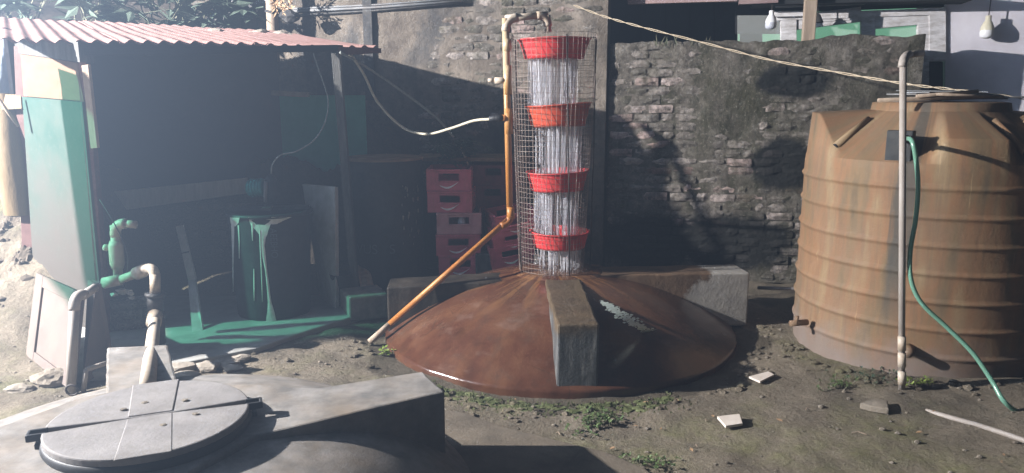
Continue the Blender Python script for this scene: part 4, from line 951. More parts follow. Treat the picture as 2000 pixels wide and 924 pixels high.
# yellow tarp roll and plastic sheet at far left
tr_ = thing('tarp_roll', 'yellowed rolled tarpaulin hanging outside the shed corner', 'tarpaulin', P(40, 418, 5.5))
path = [P(14, 188, 5.55), P(18, 230, 5.52), P(24, 300, 5.5), P(32, 360, 5.5), P(38, 418, 5.5)]
mb = MB(); mb.tube(path, [0.10, 0.115, 0.125, 0.12, 0.10], 26, False)
for q in mb.v: q += Vector((0, -0.02 * fbm(q.x * 9, q.z * 4, 2), 0.0)) + Vector((0.02 * fbm(q.z * 6, q.x * 9, 5), 0, 0))
mb.build('roll', 'yellow_tarp', tr_, True)
MB().prism([P(0, 184, 5.46), P(40, 185, 5.46), P(42, 212, 5.42), P(-30, 216, 5.42)], (0, 0.012, 0)).build('flap', 'yellow_tarp', tr_)
MB().tube([P(37, 412, 5.5), P(38, 421, 5.5)], 0.06, 20).build('core_hole', 'black_plastic', tr_)
tag(MB().tube([P(-20, 170, 5.3), P(36, 247, 5.33)], 0.012, 8).build('thin_pole', 'timber', None, True), 'thin grey pole slanting across the yellow tarpaulin roll', 'pole')
mb = MB(); mb.grid(lambda u, v: P(-120 + 170 * u, 60 + 150 * v, 5.75) + Vector((0, 0.03 * math.sin(u * 30 + 3 * v) + 0.03 * fbm(u * 5, v * 5), 0)), 50, 20)
tag(mb.build('plastic_sheet', 'blue_sheet', None, True), 'blue grey plastic sheet hanging behind the yellow tarpaulin', 'sheet')

# ------------------------------------------------------------------ crates
def make_crate(mat, swoosh=True, bottle=False):
    W, D, Hc = 0.365, 0.46, 0.176
    c = thing('crate', 'x', 'crate', (0, 0, 0)); t = 0.016
    def part(name, boxes, m=mat, bev=0.004):
        mb = MB()
        for b_ in boxes: mb.box(*b_)
        return mb.build(name, m, c, False, bev)
    for sy in (-1, 1):
        y = sy * (D / 2 - t / 2); hw, z0, z1 = 0.083, Hc * 0.48, Hc * 0.80
        part('end_panel', [((0, y, z0 / 2), (W, t, z0)), ((0, y, (z1 + Hc) / 2), (W, t, Hc - z1)), ((-(W / 2 + hw) / 2, y, (z0 + z1) / 2), (W / 2 - hw, t - .001, z1 - z0)), (((W / 2 + hw) / 2, y, (z0 + z1) / 2), (W / 2 - hw, t - .001, z1 - z0))], bev=0)
        part('hand_rail', [((0, y - sy * -0.004, z0 - 0.006), (2 * hw + 0.02, t + 0.012, 0.012)), ((0, y + sy * 0.004, Hc - 0.008), (W + 0.004, t + 0.012, 0.016))])
    for sx in (-1, 1):
        x = sx * (W / 2 - t / 2)
        part('side_panel', [((x, 0, Hc * .25), (t, D - 2 * t, Hc * .5)), ((x, 0, Hc * .92), (t, D - 2 * t, Hc * .16)), ((x, -D * .3, Hc * .67), (t - .001, D * .3, Hc * .34)), ((x, D * .3, Hc * .67), (t - .001, D * .3, Hc * .34))], bev=0)
    part('base', [((0, 0, 0.006), (W - 0.034, D - 0.034, 0.012))])
    if swoosh:
        mb = MB(); L = []; U = []
        for k in range(13):
            u = k / 12; x = -0.075 + 0.15 * u; z = 0.045 - 0.020 * math.sin(math.pi * (u * 1.15)) + 0.018 * u * u; th_ = 0.002 + 0.011 * math.sin(math.pi * min(1, u * 1.0)) * (1 - 0.55 * u)
            L.append(Vector((x, -D / 2 - 0.003, z - th_))); U.append(Vector((x, -D / 2 - 0.003, z + th_ * .6)))
        b0 = 0
        for k in range(12): mb.poly([L[k], L[k + 1], U[k + 1], U[k]])
        mb.build('wave_mark', 'white_mark', c, recalc=False)
    if bottle:
        MB().lathe((0.02, -D / 2 + 0.06, 0.014), [(0.03, 0), (0.031, 0.09), (0.022, 0.12), (0.013, 0.145), (0.014, 0.16), (0, 0.161)], 18).build('bottle', 'bulb_grey', c, True)
    return c
def place(c, q, rz, ry, label, group='stacked drinks crates'):
    c.location = q; c.rotation_euler = (0, R(ry), R(rz)); c['label'] = label; c['group'] = group
def dup(c):
    r_ = c.copy(); col.objects.link(r_)
    for ch in list(c.children):
        k = ch.copy(); col.objects.link(k); k.parent = r_
    return r_
c_red = make_crate('crate'); c_old = make_crate('crate_old', False, True); c_drk = make_crate('crate_dark', False)
zc = [P(0, y, 6.2 - 0.23).z for y in (525, 490, 459, 425, 392, 350)]
names = ['red drinks crate at the foot of the left stack, behind the slanted pole', 'red drinks crate with white wave mark, second from the bottom of the left stack',
         'faded pinkish crate with a bottle showing, middle of the left stack', 'red drinks crate with white wave mark, second from the top of the left stack', 'red drinks crate topmost of the left stack beside the barrel']
base_z = 0.17
for k, (px, nm) in enumerate(zip((902, 893, 893, 881, 877), names)):
    c = c_red if k == 0 else (c_old if k == 2 else dup(c_red))
    q = P(px, 440, 6.0); place(c, Vector((q.x, 6.2 + 0.01 * k, base_z + 0.1775 * k)), (-3, 2, 4, -2, 1)[k], 0, nm)
q = P(957, 440, 6.45)
for k in range(5):
    c = c_drk if k == 0 else dup(c_drk)
    place(c, Vector((q.x + .01 * k, 6.55, 0.17 + 0.1775 * k)), 92 - k, 0, ('lowest', 'second lowest', 'middle', 'second highest', 'topmost')[k] + ' dark crate turned sideways in the shaded rear stack')
for k, (px, py) in enumerate(((990, 494), (993, 462), (996, 433))):
    c = dup(c_red); q = P(px + 2, py + 14, 5.92); place(c, Vector((q.x + 0.02, 6.12, q.z - 0.04)), 8 + 2 * k, -9, ('lowest tilted red crate behind the feed pipe', 'middle tilted red crate with white wave mark behind the feed pipe', 'highest tilted red crate touching the bend of the feed pipe')[k])
for k in (1,):
    tag(MB().box(Vector((-0.10, 6.15, 0.27)), (0.40, 0.42, 0.2)).build('crate_stand', 'dark_concrete', None, False, 0.01), 'dark block propping up the tilted red crates', 'block')
q = P(900, 340, 6.5)
tag(MB().box(Vector((-0.35, 6.62, 0.17 + 0.1775 * 5 + 0.045)), (1.0, 0.5, 0.03), Matrix.Rotation(R(-2), 3, 'Z')).build('dusty_board', 'rust_sheet', None, False, 0.004), 'dusty board lying across the top of the rear crates', 'board')
# plants over the rubble
def palmate(mb, p, d, size, r, n_=6, wid=0.22):
    d = d.normalized(); a, b = frame_of(d)
    for k in range(n_):
        t = (k / (n_ - 1) - 0.5) * R(230); dd = d * math.cos(t) + a * math.sin(t) + Vector((0, 0, -0.15)) + b * r.uniform(-.15, .15)
        mb.leaf(p, dd, b, size * (1 - 0.35 * abs(k / (n_ - 1) - .5)), size * wid)
def shrub(base, n_stem, h, spread, size, mat, label, seed, per=9, name='shrub', group=None, wid=0.34, lean=Vector((0, 0, 0))):
    r = random.Random(seed); t = thing(name, label, 'plant', base, group); st = MB(); lf = MB()
    for k in range(n_stem):
        top = base + Vector((r.uniform(-1, 1) * spread, r.uniform(-.6, .6) * spread, h * r.uniform(.6, 1))) + lean
        path = smooth_path([base + Vector((r.uniform(-.1, .1) * spread, 0, 0)), lerp(base, top, .5) + Vector((r.uniform(-.1, .1), r.uniform(-.1, .1), .05)), top], 4)
        st.tube(path, [0.011 * (1 - .07 * i) for i in range(len(path))], 5)
        for j in range(per):
            q = path[min(len(path) - 1, int(len(path) * (0.25 + 0.75 * r.random())))]
            d = Vector((r.uniform(-1, 1), r.uniform(-1, .4), r.uniform(-.1, .8))).normalized(); e = q + d * size * r.uniform(.5, 1.3)
            st.tube([q, e], 0.003, 4, False); palmate(lf, e, d + Vector((0, -.3, -.2)), size * r.uniform(.7, 1.15), r, r.choice((5, 6, 7)), wid)
    kind(st.build('stems', 'stem', t), 'stuff'); kind(lf.build('foliage', mat, t, False, recalc=False), 'stuff'); return t
shrub(P(905, 335, 6.5), 6, 0.30, 0.22, 0.085, 'dark_leaf', 'dark bushy plant growing over the crates in shade', 31, 8, 'dark_plant', wid=0.4)
r = random.Random(9)
for k in range(14):
    q = P(r.uniform(690, 850), r.uniform(225, 300), 6.6)
    q = Vector((q.x, 6.75, 0)); u = (q.x + 2.35) / 2.5; q.z = rubf(u, 0.35)[2] + 0.02
    tag(MB().rock(q, r.uniform(.02, .045), k, 1, (1.5, 1, .6), .5).build('rubble_stone', 'pale_stone'), 'pale stone scrap on the dark rubble slope above the barrel', 'stone', 'stone scraps on the rubble slope')
tag(MB().tube([P(900, 288, 6.4), P(915, 322, 6.38)], 0.008, 6).build('stick', 'pale_timber'), 'short pale stick poking out of the dark plant', 'stick')

# ------------------------------------------------------------------ background above the roof
for k, (px, py, Y, hh, sd, mt_, lab) in enumerate((
        (60, 120, 7.3, 1.1, 1, 'shrub_leaf', 'dusty green shrub above the left end of the red roof'),
        (200, 110, 7.2, 1.0, 2, 'shrub_leaf', 'broad leaved green shrub above the second sheet of the roof'),
        (300, 110, 7.5, 1.05, 3, 'shrub_leaf', 'pale green shrub behind the middle of the roof'),
        (375, 100, 7.2, 0.75, 4, 'shrub_leaf', 'small green shrub right beside the grey metal fence'),
        (660, 60, 8.0, 0.9, 5, 'dark_leaf', 'dark hedge plant behind the rear wall top'))):
    shrub(P(px, py, Y) - Vector((0, 0, 0.25)), 7, hh, 0.55, 0.24, mt_, lab, sd, 7, group='shrubs behind the roof')
fn = thing('metal_fence', 'grey corrugated metal sheet fence standing behind the red roof', 'fence', P(470, 100, 7.5))
for k, (a0, a1) in enumerate(((418, 470), (466, 524))):
    mb = MB(); mb.grid(lambda u, v, a0=a0, a1=a1: P(lerp(a0, a1, u), lerp(150, -30, v), 7.5 + .012 * k) + Vector((0, 0.008 * math.sin(u * 2 * math.pi * 4), 0)), 40, 2); mb.build('fence_sheet', 'grey_metal', fn, True)
tp_ = thing('timber_post', 'rough timber post rising behind the red roof', 'post', P(532, 110, 7.2))
MB().tube([P(535, 120, 7.2), P(533, 60, 7.2), P(530, 0, 7.2), P(527, -60, 7.2)], [0.055, 0.056, 0.052, 0.05], 12).build('shaft', 'timber', tp_, True)
MB().tube([P(530, 27, 7.2), P(531, 22, 7.2)], 0.062, 12).build('binding', 'burnt', tp_, True)
mb = MB(); r = random.Random(6); c = P(557, 6, 7.15)
for k in range(90): mb.leaf(c + Vector((r.uniform(-.1, .08), r.uniform(-.05, .05), r.uniform(-.07, .12))), Vector((r.uniform(-1, 1), -.6, r.uniform(-1, 1))), Vector((0, -1, 0.2)), r.uniform(.04, .09), .018)
tag(mb.build('straw_bundle', 'dry_leaf', None, recalc=False), 'orange brown straw bundle tucked beside the timber post', 'straw')
tag(MB().rock(P(566, 32, 7.14), 0.085, 3, 2, (1.1, 0.8, 0.7), .5).build('charred_log', 'burnt'), 'charred lump of wood beside the timber post', 'log')
for k, (y0, y1, rr) in enumerate(((22, 2, 0.012), (30, 6, 0.010), (17, -3, 0.009))):
    a_, b_ = wall_pt(P(572, 20, 7.4).x, 0.12), wall_pt(0.35, 0.12)
    q0 = P(572, y0, a_.y); q1 = P(905, y1, wall_pt(P(905, 5, 6.9).x, 0.12).y)
    tag(MB().tube([q0, lerp(q0, q1, .5) + Vector((0, 0, -.01)), q1], rr, 8).build('wall_pipe', ('grey_metal', 'iron', 'grey_metal')[k], None, True), ('thickest grey pipe', 'lowest dark pipe', 'uppermost thin grey pipe')[k] + ' lying along the top of the rear wall', 'pipe', 'pipes along the wall top')
mb = MB(); q = wall_pt(P(722, 60, 7.3).x, 0.10); mb.box(Vector((q.x, q.y, 2.15)), (0.09, 0.06, 1.1), Matrix.Rotation(-math.atan(.25), 3, 'Z'))
mb.build('timber_stud', 'burnt', rw)  # narrow near-black upright bar on the wall face

# ------------------------------------------------------------------ house at the right
hs_ = thing('house', 'white plastered house with mint lit windows behind the brick wall', 'house', (3.0, 6.6, 0))
def hw(px, py, off=0.0):    # point on the house front plane  Y + 0.25 X = 7.55 - off
    u = (px - 1000) / F; d = ray(px, py); K = 7.55 - off; k = K / (d.y + 0.25 * d.x); return Vector((0, 0, H)) + d * k
def hquad(name, px0, py0, px1, py1, mat, off=0.0, thick=0.03, skew=0.0, bevel=0.0, root=None):
    a_, b_, c_, d_ = hw(px0, py0, off), hw(px1, py0 + skew, off), hw(px1, py1 + skew, off), hw(px0, py1, off)
    n_ = Vector((-0.2425, -0.970, 0)); return MB().hexa([a_ - n_ * thick, b_ - n_ * thick, c_ - n_ * thick, d_ - n_ * thick], [a_, b_, c_, d_]).build(name, mat, root or hs_, False, bevel)
hquad('wall', 1846, -120, 2300, 660, 'white_wall', 0.0, 0.1)
hquad('dark_opening', 1120, -120, 1437, 330, 'dark_boards', -0.55, 0.05)
for k in range(6): hquad('dark_board', 1205 + 48 * k, -60, 1249 + 48 * k, 200, 'dark_boards', -0.5 + .01 * (k % 2), 0.02, 0, 0.003)
hquad('window_room', 1430, -40, 1790, 200, 'mint', -0.9, 0.02)
# eave boards
hquad('dark_board', 1436, -60, 1530, 66, 'dark_boards', -0.05, 0.03)
hquad('eave_filler', 1500, -60, 1850, 26, 'dark_boards', -0.03, 0.03, -13)
hquad('eave_board', 1226, -14, 1440, 8, 'pink_beam', 0.35, 0.08, -6); hquad('eave_board', 1443, -20, 1520, 8, 'pink_beam', 0.34, 0.08, -3)
hquad('eave_soffit', 1470, -6, 1900, 9, 'dark_boards', 0.30, 0.4, -9); hquad('conduit', 1515, 12, 1690, 15, 'grey_metal', 0.20, 0.02, -6)
# window frame
wf = hquad('window_frame', 1518, 27, 1846, 40, 'frame_paint', 0.03, 0.08, -12)
def fpart(name, x0, y0, x1, y1, skew=0.0, off=0.025): return hquad(name, x0, y0, x1, y1, 'frame_paint', off, 0.07, skew, 0.004, wf)
wf.parent = hs_
def fbar(name, x0, y0, x1, y1, skew=0.0, off=0.025, mat='frame_paint'): return hquad(name, x0, y0, x1, y1, mat, off, 0.06, skew, 0.003)
fbar('frame_post', 1525, 30, 1556, 230); fbar('frame_post', 1682, 32, 1710, 230, 0, 0.028); fbar('frame_post', 1815, 18, 1848, 120, 0, 0.028)
fbar('frame_head', 1580, 40, 1684, 44, -6, 0.02); fbar('frame_panel', 1525, 33, 1682, 62, -20, 0.01); fbar('frame_panel', 1710, 26, 1816, 56, -10, 0.012)
fbar('casement_edge', 1793, 46, 1815, 190, 0, 0.02); fbar('window_gap', 1815, 121, 1842, 190, 0, 0.0, 'dark_boards')
fbar('curtain_rail', 1512, 22, 1584, 33, -2, 0.08)
for (x0, x1) in ((1440, 1526), (1556, 1682), (1710, 1793)): hquad('window_pane', x0, 30, x1, 240, 'glass', -0.03, 0.006)
q = [hw(1760, 78, .01), hw(1812, 44, .01), hw(1812, 190, .01), hw(1760, 190, .01)]
q = [hw(1752, 66, -0.02), hw(1812, 46, .03), hw(1812, 190, .03), hw(1752, 190, -0.02)]
ps = thing('veranda_post', 'square timber post standing in front of the lit window', 'post', (2.4, 6.35, 0))
q0 = hw(1567, 230, 0.35); q1 = hw(1568, -60, 0.35)
MB().box(Vector((q0.x, q0.y, 1.6)), (0.10, 0.10, 3.2), Matrix.Rotation(R(-14), 3, 'Z')).build('shaft', 'timber', ps, False, 0.006)
def bulb(px, py0, py1, off, label, globe, capm, cord=True, wpx=11):
    top = hw(px, py0, off); bot = hw(px, py1, off); h_ = (top - bot).z; y_ = top.y; wd = wpx / F * y_ * 1.0
    t = thing('light_bulb', label, 'light bulb', bot, 'unlit hanging bulbs')
    MB().lathe(bot, [(0, 0), (wd * .55, .004), (wd * .92, h_ * .1), (wd, h_ * .22), (wd * .97, h_ * .36)], 24).build('globe', globe, t, True)
    MB().lathe(bot, [(wd * .985, h_ * .36), (wd * .93, h_ * .5), (wd * .62, h_ * .7), (wd * .42, h_ * .78), (wd * .42, h_ * .98), (0, h_)], 24).build('cap', capm, t, True)
    MB().tube([bot + Vector((0, 0, h_)), bot + Vector((0.01, 0, h_ + .5))], 0.004, 6).build('cord', 'rod', t)
bulb(1505, 20, 58, 0.30, 'white capsule bulb hanging before the dark doorway', 'bulb_grey', 'bulb_white', wpx=10.5)
bulb(1926, 30, 76, 0.10, 'yellowed pear bulb hanging near the white wall', 'bulb_white', 'bulb_cream', wpx=12)
t = thing('lamp_shade', 'small dark funnel lamp shade below the eave beside the post', 'lamp shade', hw(1598, 44, .15))
MB().lathe(hw(1598, 44, .15), [(0.045, 0), (0.012, 0.07), (0, 0.072)], 20).build('shade', 'iron', t, True); MB().tube([hw(1598, 30, .15), hw(1598, 5, .15)], 0.004, 6).build('cord', 'rod', t)

# rope from the wall to the tank
rp = thing('rope', 'twisted pale rope strung from the rear wall across to the right', 'rope', P(1122, 12, 6.5))
ctr = smooth_path([P(1120, 10, 6.5), P(1180, 32, 6.4), P(1250, 52, 6.25), P(1380, 85, 6.0), P(1500, 116, 5.75), P(1640, 142, 5.4), P(1770, 164, 5.0), P(1870, 176, 4.8), P(2010, 194, 4.6)], 14)
for ph in (0, math.pi):
    MB().tube([q + Vector((0, math.cos(i * .55 + ph) * .006, math.sin(i * .55 + ph) * .006)) for i, q in enumerate(ctr)], 0.0032, 6).build('strand', 'rope', rp, True)

# ------------------------------------------------------------------ water tank
tk = thing('water_tank', 'big rust streaked ribbed plastic water tank with conical top', 'tank', TC)
RT = 0.775; zsh = 1.27; prof = [(RT * .985, -0.05), (RT * .99, 0.02)]
rings = [1.135 - 0.163 * k for k in range(7)]
for z_ in sorted(rings):
    prof += [(RT * 0.995, z_ - 0.030), (RT * 0.997, z_ - 0.017), (RT + 0.004, z_ - 0.009), (RT + 0.0085, z_), (RT + 0.004, z_ + 0.009), (RT * 0.997, z_ + 0.017), (RT * 0.995, z_ + 0.030)]
prof += [(RT * 0.993, zsh - 0.06), (RT * 0.99, zsh - 0.02), (RT * 0.985, zsh)]
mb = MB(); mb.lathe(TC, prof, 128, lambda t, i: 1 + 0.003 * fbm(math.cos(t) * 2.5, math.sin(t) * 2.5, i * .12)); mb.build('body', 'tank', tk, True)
def shoulder(u, v):
    t = 2 * math.pi * u; r_ = lerp(RT * 0.985, 0.40, v); cone = zsh + 0.28 * v
    bt_ = 0.0
    for cen, hw_, sf, am in ((146, 30, 26, 1.0), (257, 13, 6, 0.5), (322, 12, 6, 0.7), (20, 20, 4, 1.0), (85, 20, 4, 1.0)):
        dd = abs((t - R(cen) + math.pi) % (2 * math.pi) - math.pi); bt_ = max(bt_, am * sstep(R(hw_ + sf), R(hw_ - 1.5), dd))
    zb = zsh + lerp(0.262, 0.285, v) * sstep(0.0, 0.045, v); z_ = lerp(cone, max(cone, zb), bt_)
    return TC + Vector((math.cos(t) * r_, math.sin(t) * r_, z_))
mb = MB(); mb.grid(shoulder, 300, 22); mb.build('shoulder', 'tank', tk, True)
MB().lathe(TC, [(0.41, zsh + .26), (0.395, zsh + .28), (0.385, zsh + .33), (0.36, zsh + .335), (0, zsh + .34)], 64).build('neck', 'tank', tk, True)
def tpt(ang, r_, z_): return TC + Vector((math.cos(R(ang)) * r_, math.sin(R(ang)) * r_, z_))
for a_ in (194, 277, 305):
    MB().tube([tpt(a_ - 2, 0.50, zsh + .235), tpt(a_, 0.735, zsh + .068)], [0.016, 0.024], 12).build('lifting_lug', 'tank', tk, True)
    MB().tube([tpt(a_, 0.735, zsh + .068), tpt(a_, 0.742, zsh + .064)], 0.018, 12).build('lug_hole', 'black_plastic', tk)
# inlet plate and outlet stubs
ai = math.degrees(math.atan2(P(1757, 258, 4.25).y - TC.y, P(1757, 258, 4.25).x - TC.x))
aa = R(ai); dr = Vector((math.cos(aa), math.sin(aa), 0)); tg = Vector((-dr.y, dr.x, 0)); cpl = TC + dr * (RT * 0.93) + Vector((0, 0, zsh + .085))
MB().box(cpl, (0.06, 0.14, 0.19), Matrix(((dr.x, tg.x, 0), (dr.y, tg.y, 0), (0, 0, 1)))).build('inlet_plate', 'old_black', tk, False, 0.006)
inl = cpl + dr * 0.05 + tg * 0.04 + Vector((0, 0, .05))
MB().tube([inl, inl + dr * 0.05], 0.024, 12).build('inlet_nipple', 'iron', tk, True)
so = P(1775, 685, 4.1); ds = (so - Vector((TC.x, TC.y, so.z))).normalized(); sb = Vector((TC.x, TC.y, so.z)) + ds * (RT - .01)
MB().tube([sb, sb + ds * 0.11], [0.03, 0.027], 14).build('outlet_stub', 'tank', tk, True)
lo_ = P(1562, 632, 4.62)
MB().tube([lo_ + Vector((0.06, 0.03, 0)), lo_ - Vector((0.06, 0, 0))], 0.020, 12).build('outlet_stub', 'rust_sheet', tk, True); MB().tube([lo_ + Vector((-.02, 0, .0)), lo_ + Vector((-.02, 0, .05))], 0.012, 8).build('tap_handle', 'rust_sheet', tk, True)
# scrap on the tank
r = random.Random(14); zt_ = zsh + 0.345
sm = thing('scrap_sheets', 'grey scrap sheets covering the mouth of the water tank', 'scrap', TC + Vector((0, 0, zt_)))
for k in range(4):
    rot = Matrix.Rotation(R((-10, 6, 20, -25)[k]), 3, 'Z') @ Matrix.Rotation(R(r.uniform(-3, 3)), 3, 'Y')
    MB().box(TC + Vector((r.uniform(-.06, .10), r.uniform(-.14, .05), zt_ + 0.008 + .016 * k)), ((.72, .6, .66, .5)[k], (.34, .30, .2, .16)[k], 0.008), rot).build('sheet', 'grey_metal', sm, False, 0.002)
for k, (x0, x1, y0, y1) in enumerate(((1715, 1930, 196, 188), (1790, 1910, 188, 178), (1830, 1960, 184, 190))):
    tag(MB().tube([P(x0, y0, 4.5), P(x1, y1, 4.55)], 0.012 - .002 * k, 8).build('stick', 'timber', None, True), ('longest grey stick lying over the tank mouth', 'shorter stick slanting up over the tank mouth', 'thin stick overhanging the right of the tank mouth')[k], 'stick', 'sticks on the tank')
# standpipe before the tank
pl = thing('pipe_pole', 'dusty white upright pipe with an elbow on top before the tank', 'pipe', G(1761, 772))
b0 = G(1761, 772, -.02); b0.z = -0.03; t0 = P(1764, 112, 3.93)
seg('upright', b0, t0, 0.0175, 'white_pvc', pl)
e1 = P(1800, 104, 4.25)
elbow(t0 - Vector((0, 0, .05)), t0 + Vector((0, 0, .012)), lerp(t0 + Vector((0, 0, .01)), e1, .3), 0.0215, 'elbow', 'white_pvc', pl); seg('arm', lerp(t0 + Vector((0, 0, .01)), e1, .25), e1, 0.018, 'white_pvc', pl)
for (y0, y1) in ((658, 684), (690, 716), (726, 750)): seg('coupling', P(1761.5, y0, 3.93), P(1761.5, y1, 3.93), 0.0215, 'pale_pvc', pl)
# green hose
gp = [inl + dr * .05, P(1781, 275, 4.0), P(1790, 320, 3.97), P(1793, 370, 3.96), P(1788, 430, 3.96), P(1778, 490, 3.95), P(1779, 545, 3.93), P(1800, 592, 3.9), P(1850, 640, 3.85), P(1900, 690, 3.78), P(1938, 745, 3.7), P(1962, 785, 3.62), G(2000, 812, .015), G(2080, 850, .015)]
tag(MB().tube(smooth_path(gp, 8), 0.0125, 10).build('garden_hose', 'green_hose', None, True), 'translucent green hose hanging from the tank down to the ground', 'hose')
tag(MB().tube([P(1480, 562, 5.4), P(1575, 565, 5.2)], 0.013, 8).build('low_pipe', 'grey_metal', None, True), 'thin grey pipe low in the shade left of the tank', 'pipe')

# ------------------------------------------------------------------ small things on the ground
def on_ground(px, py):
    z = 0
    for _ in range(6): q = G(px, py, z); z = gz(q.x, q.y)
    return q
r = random.Random(20)
tag(MB().tube(smooth_path([on_ground(1810, 801) - Vector((0, 0, .006)), on_ground(1870, 822) + Vector((0, 0, .006)), on_ground(1940, 843) + Vector((0, 0, .008)), on_ground(2060, 884) + Vector((0, 0, .008))], 4), 0.0135, 10).build('ground_pipe', 'white_pvc', None, True), 'white pipe half buried in the soil at lower right', 'pipe')
q = [on_ground(1400, 822), on_ground(1444, 817), on_ground(1450, 836), on_ground(1417, 841)]
tag(MB().prism([k + Vector((0, 0, .012)) for k in q], (0, 0, 0.014)).build('broken_tile', 'tile', None, False, 0.002), 'broken off-white tile lying on the bare soil', 'tile')
q = [on_ground(1678, 800), on_ground(1700, 793), on_ground(1732, 793), on_ground(1735, 812), on_ground(1700, 806)]
tag(MB().prism([k + Vector((0, 0, 0.004)) for k in q], (0, 0, 0.035)).build('flat_stone', 'stone', None, False, 0.006), 'flat grey brown stone lying near the foot of the white pole', 'stone')
c = on_ground(103, 750); tag(MB().rock(c + Vector((0, 0, .03)), 0.085, 2, 3, (1.25, 1, .75), .3).build('boulder', 'stone', None, False), 'rounded boulder at the foot of the beige cabinet door', 'boulder')
c = on_ground(38, 760); tag(MB().rock(c, 0.06, 5, 3, (1.4, 1, .5), .3).build('boulder', 'stone', None, False), 'low half buried stone at far left of the yard', 'boulder')
for k, (px, py, s_, lab) in enumerate(((362, 742, .055, 'rounded stone touching the back rib beside the shed floor'), (350, 724, .06, 'squared stone at the left end of the floor edge'), (440, 716, .055, 'pale angular slab piece on the floor edge'), (470, 705, .045, 'small broken slab piece right of the pale slab'), (405, 722, .05, 'long flat broken stone along the floor edge'), (455, 724, .04, 'small flat stone before the pale slab piece'))):
    c = on_ground(px, py); tag(MB().rock(c + Vector((0, 0, .02)), s_, 30 + k, 2, (1.6, 1, .55), .45).build('edge_stone', 'pale_stone', None, False), lab, 'stone', 'stones along the shed floor edge')
q = [on_ground(1462, 742), on_ground(1484, 752), on_ground(1512, 738), on_ground(1500, 732)]
tag(MB().prism([k + Vector((0, 0, .01)) for k in q], (0, 0, 0.012)).build('paper_scrap', 'tile', None, False, 0.002), 'curled pale scrap at the right foot of the rusty dome', 'scrap')
mb = MB()
for k in range(1300):
    x = r.uniform(-3.4, 3.6); y = r.uniform(2.7, 5.4)
    if (x - DC.x) ** 2 + (y - DC.y) ** 2 < 1.38 ** 2 or (x - TC.x) ** 2 + (y - TC.y) ** 2 < .8 ** 2 or (x - FC.x) ** 2 + (y - FC.y) ** 2 < 1.3 ** 2: continue
    if x < -1.0 and y > 4.9: continue
    s_ = 0.003 + 0.012 * r.random() ** 5; mb.rock((x, y, gz(x, y) + s_ * .3), s_, k * .37, 1, (1.3, 1, .7), .4)
kind(mb.build('gravel', 'stone', None, False), 'stuff')
mb = MB()
for k in range(260):   # clods round the domes and the tank foot
    t_ = r.random()
    if t_ < .55: a_ = r.uniform(R(180), R(360)); rr_2 = r.uniform(1.34, 1.62); x, y = DC.x + rr_2 * math.cos(a_), DC.y + rr_2 * math.sin(a_)
    elif t_ < .94: a_ = r.uniform(R(180), R(330)); rr_2 = r.uniform(.79, 1.0); x, y = TC.x + rr_2 * math.cos(a_), TC.y + rr_2 * math.sin(a_)
    else: x, y = r.uniform(-2.2, -.9), r.uniform(4.0, 4.9)
    s_ = 0.006 + .02 * r.random() ** 2; mb.rock((x, y, gz(x, y) + s_ * .2), s_, k * .41, 1, (1.3, 1, .7), .5)
kind(mb.build('soil_clods', 'dirt', None, False), 'stuff')
mb = MB()
for k in range(110):   # moss below the dome rim
    a_ = R(-90) + r.uniform(-.65, .42); rr_2 = RD + 0.09 + abs(r.gauss(0, .07)); x, y = DC.x + rr_2 * math.cos(a_), DC.y + rr_2 * math.sin(a_)
    mb.rock((x, y, gz(x, y)), r.uniform(.010, .030), k * .7, 1, (1.5, 1.1, .35), .5)
for k in range(650):
    a_ = R(-90) + r.uniform(-.7, .45); rr_2 = RD + 0.08 + abs(r.gauss(0, .11)); x, y = DC.x + rr_2 * math.cos(a_), DC.y + rr_2 * math.sin(a_)
    mb.leaf(Vector((x, y, gz(x, y))), Vector((r.uniform(-1, 1), r.uniform(-1, 1), r.uniform(.3, 1.4))), Vector((0, -1, .5)), r.uniform(.01, .03), r.uniform(.006, .012))
kind(mb.build('moss', 'moss', None, False, recalc=False), 'stuff')
def weed(px, py, n_, spread, size, mat, label, group=None):
    c = on_ground(px, py); t = thing('weed', label, 'weed', c, group); lf = MB(); st = MB()
    for k in range(n_):
        q = c + Vector((r.gauss(0, spread), r.gauss(0, spread * .7), 0)); q.z = gz(q.x, q.y); e = q + Vector((r.uniform(-.02, .02), r.uniform(-.02, .02), r.uniform(.01, size * 1.6)))
        st.tube([q, e], 0.0016, 4, False)
        for j in range(5): lf.leaf(e, Vector((r.uniform(-1, 1), r.uniform(-1, 1), r.uniform(-.1, .7))), Vector((0, 0, 1)), size * r.uniform(.6, 1.1), size * .5)
    kind(st.build('stems', 'stem', t, recalc=False), 'stuff'); kind(lf.build('leaves', mat, t, False, recalc=False), 'stuff')
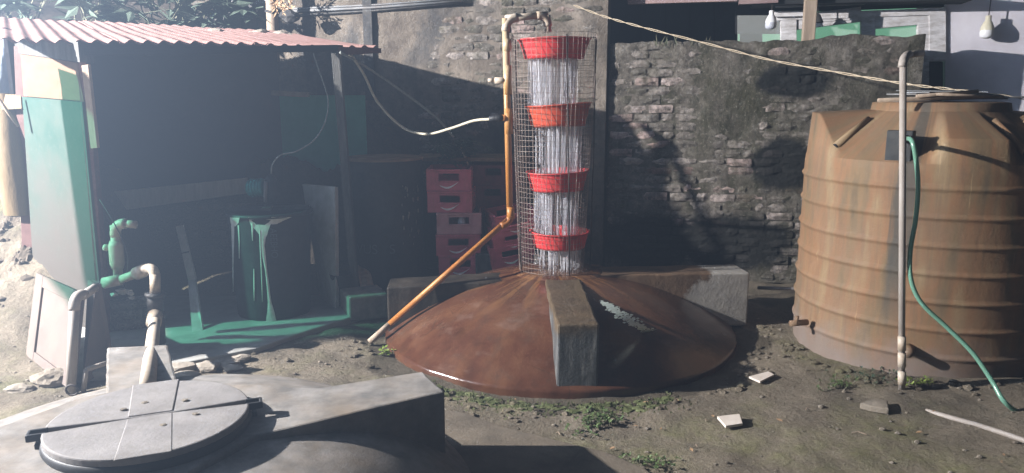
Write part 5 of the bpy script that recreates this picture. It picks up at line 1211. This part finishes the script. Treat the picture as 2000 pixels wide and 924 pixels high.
for k in range(16):
    c = on_ground(r.uniform(950, 1980), r.uniform(780, 915)); lf = MB(); d = Vector((r.uniform(-1, 1), r.uniform(-1, 1), r.uniform(0, .25)))
    a_ = r.uniform(.022, .045)
    lf.leaf(c + Vector((0, 0, .012)), d, Vector((0, 0, 1)), a_, a_ * .45); lf.leaf(c + Vector((0, 0, .0135)), d + Vector((.1, .1, .1)), Vector((.2, 0, 1)), a_ * .9, a_ * .3)
    tag(lf.build('fallen_leaf', 'dry_leaf', None, recalc=False), 'small curled dry leaf lying on the bare soil', 'leaf', 'dry leaves on the soil')
for k in range(9):
    c = on_ground(r.uniform(950, 1700), r.uniform(800, 915)); d = Vector((r.uniform(-1, 1), r.uniform(-.5, .5), 0)) * r.uniform(.04, .10)
    tag(MB().tube([c + Vector((0, 0, .008)), c + d * .5 + Vector((0, .01, .014)), c + d + Vector((0, 0, .008))], .0025, 5).build('twig', 'timber'), 'thin dry twig lying on the bare soil', 'twig', 'dry twigs on the soil')
weed(1172, 826, 45, .055, .026, 'weed', 'leafy green weed on the soil below the front rib')
weed(1140, 848, 10, .05, .024, 'weed', 'sparse weed sprigs just left of the leafy weed')
weed(752, 694, 18, .03, .028, 'lime_weed', 'bright yellow green weed at the left foot of the dome')
weed(1640, 756, 30, .06, .022, 'weed', 'low green weed patch left of the white pole near the tank')
weed(1700, 740, 30, .08, .02, 'dark_leaf', 'dark weed sprigs against the foot of the tank')
weed(1790, 752, 22, .05, .026, 'lime_weed', 'pale green weed right behind the white pole')
weed(1240, 905, 20, .05, .02, 'weed', 'small weed patch at the bottom edge of the yard')
weed(1290, 912, 20, .05, .02, 'weed', 'weed patch at the bottom edge right of the apron')

# ------------------------------------------------------------------ added haze standing for the lamp's veiling glare
n = NT('thin_smoke'); pv_ = n.n('ShaderNodeVolumePrincipled'); pv_.inputs['Color'].default_value = (0.52, 0.70, 1.0, 1)
pv_.inputs['Density'].default_value = 0.030; pv_.inputs['Anisotropy'].default_value = 0.68
for l_ in list(n.t.links): n.t.links.remove(l_)
n.link(pv_.outputs[0], n.t.nodes['Material Output'].inputs['Volume'])
kind(MB().box((0, 35, 3.5), (124, 116, 11)).build('haze', n.m), 'stuff')
